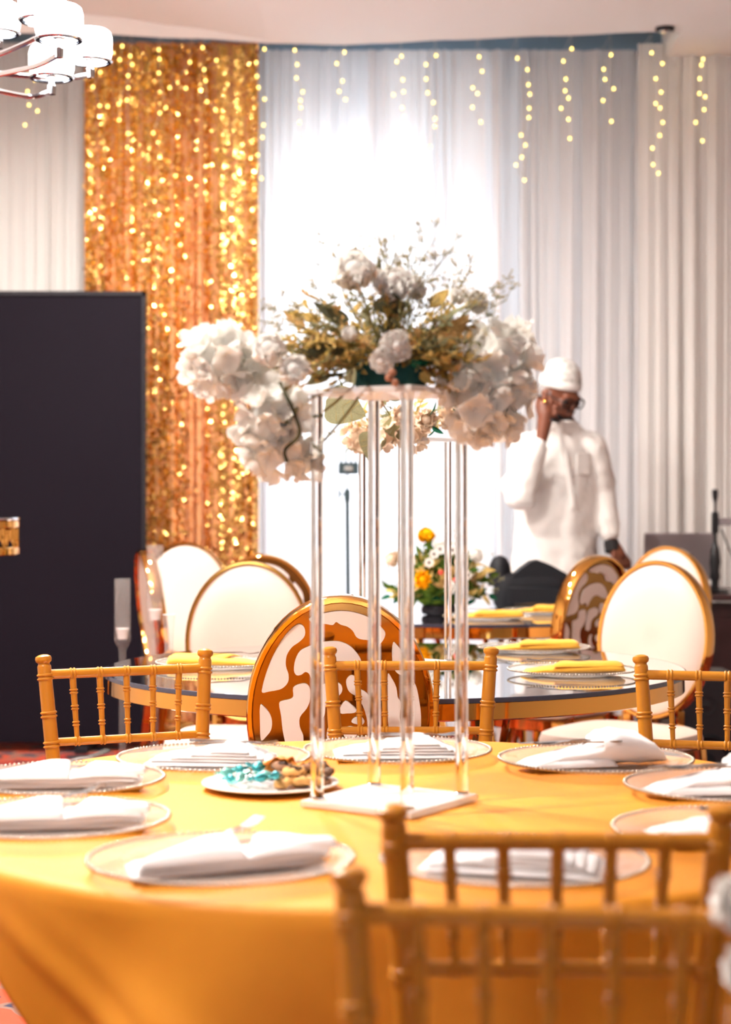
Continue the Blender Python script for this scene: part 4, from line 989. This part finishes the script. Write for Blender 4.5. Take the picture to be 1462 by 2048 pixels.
# ---------------------------------------------------------------- tall fretwork pedestal at the left edge
d = 6.3; zt_ = CZ-45*d/F; cx = X(-118, d); rr = (38+118)/F*d
o = thing('fretwork_pedestal', 'gold pedestal top with square fretwork at the left picture edge', 'pedestal', (cx, d, 0))
MB().lathe([(.001, zt_-.010), (rr, zt_-.010), (rr+.003, zt_-.006), (rr, zt_), (.001, zt_)], 48, cap=False).build('glass_top', M_mirror, o)
for z0, z1 in ((zt_-.036, zt_-.010), (zt_-.13, zt_-.102)):
    MB().lathe([(rr-.03, z0), (rr-.004, z0), (rr-.001, z0+.003), (rr-.001, z1-.003), (rr-.004, z1), (rr-.03, z1), (rr-.03, z0)], 48, cap=False).build('band', M_gold, o)
key = [(-.5, 0), (-.5, 1), (.3, 1), (.3, .35), (-.1, .35), (-.1, .68)]
for k in range(22):
    a = 2*PI*k/22; b = MB()
    for (u0, v0), (u1, v1) in zip(key, key[1:]):
        f = lambda u, v: Vector(((rr-.012)*math.cos(a+u*.25), (rr-.012)*math.sin(a+u*.25), zt_-.102+.066*v))
        b.tube([f(u0, v0), f(u1, v1)], .006, 4)
    b.build('fret', M_gold, o, smooth=False)
MB().lathe([(.05, .02), (.05, zt_-.13), (rr-.04, zt_-.125)], 32).build('column', M_gold, o)
MB().lathe([(.2, .001), (.205, .01), (.2, .02), (.05, .03)], 40).build('foot', M_gold, o)

# ---------------------------------------------------------------- receiver on a stand in the window light
M_teal = mat('blue_grey_metal', rgb(34, 54, 60), .5)
d = 8.75; p = P(697, 937, d); o = thing('receiver_stand', 'slim stand with a small four-antenna box in front of the bright window', 'stand', (p.x, d, 0))
zb_ = p.z
b = MB().tube([(0, 0, .5), (-.006, 0, zb_-.12)], .011, 10).tube([(-.006, 0, zb_-.13), (-.006, 0, zb_-.03)], .005, 8)
b.build('pole', M_teal, o)
b = MB().bbox((-.006, 0, zb_-.13), (.03, .03, .06), .004).tube([(-.006, 0, zb_-.125), (-.045, 0, zb_-.125)], .006, 6).tube([(-.045, 0, zb_-.10), (-.045, 0, zb_-.15)], .006, 6)
b.build('clamp', M_teal, o)
for k in range(3):
    a = PI/2+2*PI*k/3; MB().tube([(0, 0, .45), (.28*math.cos(a), .28*math.sin(a), .012)], .010, 8).build('leg', M_teal, o)
MB().tube([(0, 0, .40), (0, 0, .52)], .018, 10).build('leg_hub', M_teal, o)
bx = MB().bbox((0, 0, zb_), (.10, .035, .058), .005).build('receiver_box', M_teal, o)
MB().bbox((0, -.019, zb_), (.04, .004, .024), .002).build('display', M_chrome, bx)
for k in range(4): MB().tube([(-.036+.024*k, 0, zb_+.028), (-.036+.024*k, 0, zb_+.105)], .0055, 6).build('antenna', M_teal, bx)

# ---------------------------------------------------------------- black bag on the farther table
M_bag = mat('black_bag_fabric', rgb(15, 15, 21), .6, 0, 0, 6, .25, 160, spec=.25)
bp_ = Vector((.69, 7.44, ZT)); o = thing('shoulder_bag', 'black fabric bag with open flap on the farther mirror table', 'bag', bp_)
rings = []
for z, wx, wy in ((.002, .150, .07), (.02, .16, .08), (.07, .162, .082), (.115, .155, .076), (.135, .15, .072), (.142, .13, .06)):
    rings.append([Vector((math.copysign(abs(math.cos(a))**.45, math.cos(a))*wx, math.copysign(abs(math.sin(a))**.45, math.sin(a))*wy, z+.006*S(3*a+z*30))) for a in (2*PI*k/40 for k in range(40))])
MB().loft(rings).build('body', M_bag, o)
MB().prism([(-.09, .13), (-.05, .165), (-.01, .193), (.02, .198), (.07, .178), (.13, .145), (.178, .10), (.17, .088), (.12, .12), (-.08, .12)], .14, (0, -.072, 0)).build('flap', M_bag, o, smooth=False)
MB().loft([[Vector((-.135+math.cos(a)*w_, .0+math.sin(a)*w_*1.2, z)) for a in (2*PI*k/20 for k in range(20))] for z, w_ in ((.09, .05), (.14, .05), (.18, .042), (.205, .028), (.215, .006))]).build('rolled_strap', M_bag, o)
MB().bbox((0, -.083, .055), (.22, .012, .07), .006).build('front_pocket', M_bag, o)

# ---------------------------------------------------------------- equipment desk at the right
M_dark = mat('dark_wood', rgb(58, 34, 34), .35, 0, .3, 14, coat=.3)
M_blk = mat('black_plastic', rgb(26, 26, 30), .4)
M_lap = mat('laptop_shell', rgb(150, 140, 142), .4, .2)
dz = CZ-200*8.05/F; dx0 = 1.30
o = thing('equipment_desk', 'dark wooden desk carrying the laptop at the right picture edge', 'desk', (dx0+.5, 8.42, 0))
MB().bbox((0, 0, dz-.015), (1.02, .66, .03), .005).build('desktop', M_dark, o)
for s in (-1, 1): MB().bbox((s*.48, 0, (dz-.03)/2), (.03, .6, dz-.03), .003).build('side_panel', M_dark, o)
MB().bbox((0, -.25, (dz-.03)/2+.02), (.93, .02, dz-.09), .003).build('front_panel', M_dark, o)
for s in (-1, 1): MB().bbox((s*.23, -.264, dz*.5), (.4, .012, dz*.7), .004).build('raised_panel', M_dark, o)
lx = X(1352, 8.5)
o = thing('laptop', 'grey laptop seen from behind on the dark desk', 'laptop', (lx, 8.55, dz))
MB().bbox((0, -.14, .16), (.335, .012, .225), .004, (R(12), 0, 0)).build('screen_lid', M_lap, o)
MB().bbox((0, .0, .012), (.335, .23, .02), .004).build('keyboard_base', M_lap, o)
MB().tube([(-.12, -.118, .03), (.12, -.118, .03)], .012, 8).build('hinge', M_blk, o)
px_ = X(1430, 8.25)
o = thing('microphone_stand', 'black desktop microphone stand with a side arm next to the laptop', 'microphone stand', (px_, 8.25, dz))
hgt = CZ+10*8.25/F-dz
MB().lathe([(.06, .0), (.065, .006), (.05, .014), (.018, .02), (.016, .05), (.024, .07), (.02, .10), (.026, .14), (.02, .2), (.012, .22), (.009, .24), (.009, hgt-.1)], 20).build('post', M_blk, o)
MB().bbox((0, 0, hgt-.15), (.03, .035, .10), .006).build('clamp', M_blk, o)
MB().lathe([(.005, hgt-.11), (.006, hgt-.06), (.014, hgt-.03), (.015, hgt), (.004, hgt+.004)], 16).build('microphone', M_blk, o)
MB().bbox((.18, 0, hgt-.145), (.33, .03, .035), .004).build('arm', M_lap, o)
MB().tube(crom([(.03, 0, hgt-.18), (.06, .02, hgt-.25), (.09, .03, hgt-.32), (.10, .05, .05)], 6), .004, 6).build('cable', M_blk, o)
o = thing('mixer_box', 'low black box on the dark desk beside the microphone stand', 'audio box', (X(1388, 8.2), 8.16, dz))
MB().bbox((0, 0, .035), (.10, .10, .066), .006).build('case', M_blk, o)
for k in range(3): MB().lathe([(.012, .068), (.012, .08), (.008, .084)], 12, (-.04+.04*k, -.02, 0)).build('knob', M_chrome, o)
o = thing('floor_speaker', 'black loudspeaker on the floor behind the right bamboo-style chair', 'speaker', (X(1405, 6.75), 6.8, 0))
MB().bbox((0, 0, .29), (.26, .26, .56), .03).build('cabinet', M_blk, o)
MB().lathe([(.10, 0), (.105, .006), (.095, .012), (.06, -.01), (.02, .004), (.002, .01)], 28, (0, -.131, .24), Matrix.Rotation(R(90), 3, 'X'), cap=False).build('woofer', M_bag, o)
MB().lathe([(.035, 0), (.036, .005), (.02, .002), (.002, .008)], 20, (0, -.131, .45), Matrix.Rotation(R(90), 3, 'X'), cap=False).build('tweeter', M_blk, o)

# ================================================================ the man on the phone
MD = 8.0; mb = Vector((X(1112, MD), MD, 0))
def Q(px, py, dd=0): return P(px, py, MD+dd)-mb
man = thing('person', 'man in a white robe, white cap and glasses talking on a phone', 'person', mb)
M_skin = mat('brown_skin', rgb(120, 66, 44), .5, 0, .15, 40)
M_robe = mat('white_robe_cotton', rgb(230, 224, 220), .8, 0, 0, 4, .35, 14, sheen=.2)
M_cap = mat('white_knit_cap', rgb(236, 232, 228), .85, bump=.5, bump_scale=160, c2=rgb(176, 170, 164), noise_scale=45)
M_hair = mat('dark_beard', rgb(24, 20, 22), .8)
M_grey = mat('grey_hair', rgb(150, 145, 145), .8)
HC = Q(1120, 790); HM = Matrix.Translation(HC) @ Matrix.Rotation(R(38), 4, 'Z') @ Matrix.Rotation(R(22), 4, 'X')   # head frame: faces -y before turning
def hd(p): return HM @ Vector(p)
b = MB()
def hell(c, r, **k):
    e = MB().ell(c, r, 18, 12); b.add([hd(v) for v in e.v], e.f)
hell((0, .012, .035), (.075, .095, .085)); hell((0, -.03, -.03), (.058, .062, .075)); hell((0, -.045, -.08), (.036, .035, .03))
hell((0, -.08, .012), (.055, .02, .018)); hell((0, -.09, -.055), (.024, .014, .014))
for s in (-1, 1): hell((s*.036, -.068, -.02), (.022, .022, .02)); hell((s*.08, .01, -.005), (.012, .022, .032))
nb = MB().loft([[hd((x*w_, y, z)) for x, y in ((-1, y0), (0, y1), (1, y0), (0, y0+.03))] for z, w_, y0, y1 in ((.012, .008, -.078, -.094), (-.012, .011, -.078, -.108), (-.03, .016, -.076, -.118), (-.038, .014, -.076, -.104))]); b.add(nb.v, nb.f)
neck = Q(1118, 862, .05); b.cap_(HC+Vector((0, .02, -.06)), neck, .055, .06)
sR, sL = Q(1052, 897, .06), Q(1182, 897, .02)       # his right shoulder is on the left in the picture
eR, wR = Q(1040, 985, -.16), Q(1084, 876, -.16)
eL, wL = Q(1207, 985, .06), Q(1222, 1082, -.02)
hip = Q(1112, 1150, .05)
b.cap_(neck, hip+Vector((0, 0, .2)), .09, .12, 16); b.cap_(sR, sL, .06, .06); b.cap_(hip+Vector((0, 0, .2)), hip, .13, .14, 16)
b.cap_(sR, eR, .052, .043); b.cap_(eR, wR, .043, .027); b.cap_(sL, eL, .052, .042); b.cap_(eL, wL, .042, .027)
for s in (-1, 1):
    k_ = Vector((s*.09, .03, .48)); b.cap_(Vector((s*.085, .05, hip.z-.02)), k_, .085, .058); b.cap_(k_, Vector((s*.095, .06, .09)), .056, .036); b.cap_(Vector((s*.095, .07, .045)), Vector((s*.11, -.10, .03)), .04, .03)
# right hand closed round the phone at the ear
ph0, ph1 = Q(1074, 786, -.11), Q(1117, 850, -.165); pd = (ph1-ph0).normalized()
palm = Q(1092, 828, -.155); b.cap_(wR, palm, .028, .036); b.cap_(palm, Q(1090, 812, -.15), .036, .032)
for k, (x0, y0, x1, y1, x2, y2) in enumerate(((1098, 812, 1090, 796, 1084, 785), (1102, 818, 1103, 802, 1098, 792), (1106, 826, 1112, 814, 1110, 803), (1104, 834, 1113, 826, 1116, 816))):
    p0, p1, p2 = Q(x0, y0, -.165), Q(x1, y1, -.178), Q(x2, y2, -.150); b.cap_(p0, p1, .0115, .0105, 8); b.cap_(p1, p2, .0105, .008, 8)
b.cap_(Q(1080, 832, -.165), Q(1074, 812, -.165), .013, .011, 8); b.cap_(Q(1074, 812, -.165), Q(1076, 796, -.15), .011, .009, 8)
# left hand hanging
pl2 = Q(1236, 1108, -.03); b.cap_(wL, pl2, .028, .034)
for k in range(4):
    a_ = Q(1232+5*k, 1114-k*2, -.06+.02*k); m_ = a_+Vector((.012+.004*k, -.012, -.034)); b.cap_(a_, m_, .0112, .0102, 8); b.cap_(m_, m_+Vector((.004, .012, -.030)), .0102, .008, 8)
b.cap_(Q(1228, 1104, -.06), Q(1226, 1120, -.085), .012, .0095, 8)
body = b.build('body', M_skin, man, angle=None)
md = body.modifiers.new('skin', 'REMESH'); md.mode = 'VOXEL'; md.voxel_size = .0065; md.use_smooth_shade = True
md = body.modifiers.new('soft', 'SMOOTH'); md.factor = .5; md.iterations = 3
# robe
b = MB(); rings = []
for z, wx, wy, ox, oy in ((.10, .27, .20, 0, .05), (.4, .245, .18, 0, .05), (.8, .205, .155, .0, .05), (1.0, .185, .145, 0, .05), (1.2, .18, .135, .005, .045), (1.35, .185, .125, .01, .045), (1.44, .175, .11, .015, .05), (1.50, .13, .09, .018, .05), (1.525, .10, .09, .02, .035), (1.548, .076, .082, .022, .02)):
    rings.append([Vector((ox+math.cos(a)*wx, oy+math.sin(a)*wy*(1+.05*S(6*a+z*2)), z)) for a in (2*PI*k/48 for k in range(48))])
b.loft(rings); b.cap_(sR, sL, .072, .072, 16)
b.cap_(sR, eR+Vector((0, 0, -.01)), .078, .068, 16); b.cap_(eR+Vector((0, 0, -.01)), eR.lerp(wR, .82), .066, .047, 16); b.cap_(eR+Vector((-.03, .02, .03)), eR+Vector((.02, 0, -.03)), .055, .05, 14)
b.cap_(sL, eL, .074, .060, 16); b.cap_(eL, eL.lerp(wL, .88), .058, .044, 16)
robe = b.build('robe', M_robe, man, angle=None)
md = robe.modifiers.new('cloth', 'REMESH'); md.mode = 'VOXEL'; md.voxel_size = .011; md.use_smooth_shade = True
md = robe.modifiers.new('soft', 'SMOOTH'); md.factor = .5; md.iterations = 4
tx = bpy.data.textures.new('wrinkle', 'CLOUDS'); tx.noise_scale = .09
md = robe.modifiers.new('wrinkle', 'DISPLACE'); md.texture = tx; md.strength = .022; md.mid_level = .5
MB().tube(crom([Q(1121, 866, -.10), Q(1133, 930, -.115), Q(1146, 1015, -.112)], 6), .011, 6, flat=.25).build('placket', M_robe, man)
MB().bbox(Q(1166, 928, -.062), (.075, .010, .10), .004, (0, 0, R(30))).build('chest_pocket', M_robe, man)
MB().tube([wR.lerp(eR, .12), wR.lerp(eR, .32)], [.040, .045], 18).build('cuff', M_robe, man)
MB().tube([wL.lerp(eL, .08), wL.lerp(eL, .26)], [.040, .043], 18).build('cuff', M_robe, man)
MB().tube([(.022+.07*math.sin(2*PI*k/24), .02-.074*math.cos(2*PI*k/24), 1.548) for k in range(24)], .012, 8, closed=True).build('collar', M_robe, man)
# cap, beard, glasses, watch
c2 = MB().lathe([(.088, .034), (.090, .04), (.089, .066), (.085, .09), (.077, .114), (.063, .136), (.044, .151), (.022, .159), (.001, .162)], 36, (0, .012, .002), cap=False, sx=.93, sy=1.12); 
tilt = Matrix.Rotation(R(-6), 3, 'X')
c2.v = [tuple(hd(tilt @ Vector(v))) for v in c2.v]; cap = c2.build('cap', M_cap, man, angle=50)
c3 = MB().lathe([(.0915, .034), (.094, .037), (.094, .066), (.0915, .069)], 36, (0, .012, .002), cap=False, sx=.93, sy=1.12); c3.v = [tuple(hd(tilt @ Vector(v))) for v in c3.v]; c3.build('cap_band', M_robe, cap, angle=50)
b = MB()
for c, r in (((0, -.066, -.098), (.032, .028, .026)), ((-.03, -.05, -.085), (.018, .026, .022)), ((.03, -.05, -.085), (.018, .026, .022)), ((0, -.092, -.044), (.026, .010, .006))):
    e = MB().ell(c, r, 14, 9); b.add([hd(v) for v in e.v], e.f)
b.build('beard', M_hair, man)
b = MB()
for s in (-1, 1):
    e = MB().ell((s*.072, .03, .0), (.014, .045, .04), 12, 8); b.add([hd(v) for v in e.v], e.f)
b.build('side_hair', M_grey, man)
b = MB()
for s in (-1, 1):
    b.tube([hd((s*.036+.028*math.cos(2*PI*k/20), -.102+.008*abs(math.cos(2*PI*k/20)), -.006+.021*S(2*PI*k/20))) for k in range(20)], .0034, 6, closed=True)
    b.tube([hd((s*.064, -.094, 0)), hd((s*.086, -.05, .002)), hd((s*.088, .02, .0))], .003, 6)
b.tube([hd((-.009, -.106, 0)), hd((.009, -.106, 0))], .003, 6); b.build('glasses', M_hair, man)
b = MB()
for s in (-1, 1):
    e = MB().ell((s*.034, -.086, -.006), (.013, .008, .009), 10, 7); b.add([hd(v) for v in e.v], e.f)
b.build('eyes', M_hair, man)
MB().tube([wL.lerp(eL, -.02)+Vector((0, 0, .004)), wL.lerp(eL, -.22)], [.033, .034], 18).build('bracelet', M_hair, man)
ring_c = Q(1090, 803, -.186); MB().ell(ring_c, (.010, .010, .009), 8, 6).build('finger_ring', M_gold, man)
pc = (ph0+ph1)/2; ph = thing('smartphone', 'dark smartphone held to the ear of the man in white', 'phone', mb+pc)
q_ = pd.to_track_quat('Z', 'Y').to_euler()
MB().bbox((0, 0, 0), (.072, .010, .15), .004, (q_.x, q_.y, q_.z)).build('shell', M_blk, ph)
MB().bbox(q_.to_matrix() @ Vector((0, -.0055, 0)), (.066, .002, .14), .0008, (q_.x, q_.y, q_.z)).build('screen', M_lap, ph)

# ---------------------------------------------------------------- fabric rose on the nearest chair
fr = thing('fabric_rose', 'blurred white fabric rose tied to the nearest chair at the right edge', 'decoration', (.318, 1.505, .885))
rose(fr, Vector((0, 0, 0)), .034, (-.3, -.8, .4), M_rose, 'bloom', 5)
rose(fr, Vector((.01, .005, -.05)), .03, (-.4, -.7, 0), M_rose, 'bloom', 6)
MB().tube([(.008+.022*math.cos(2*PI*k/20), .035+.024*math.sin(2*PI*k/20), -.02) for k in range(20)], .004, 6, closed=True).build('tie_ribbon', M_napkin, fr)
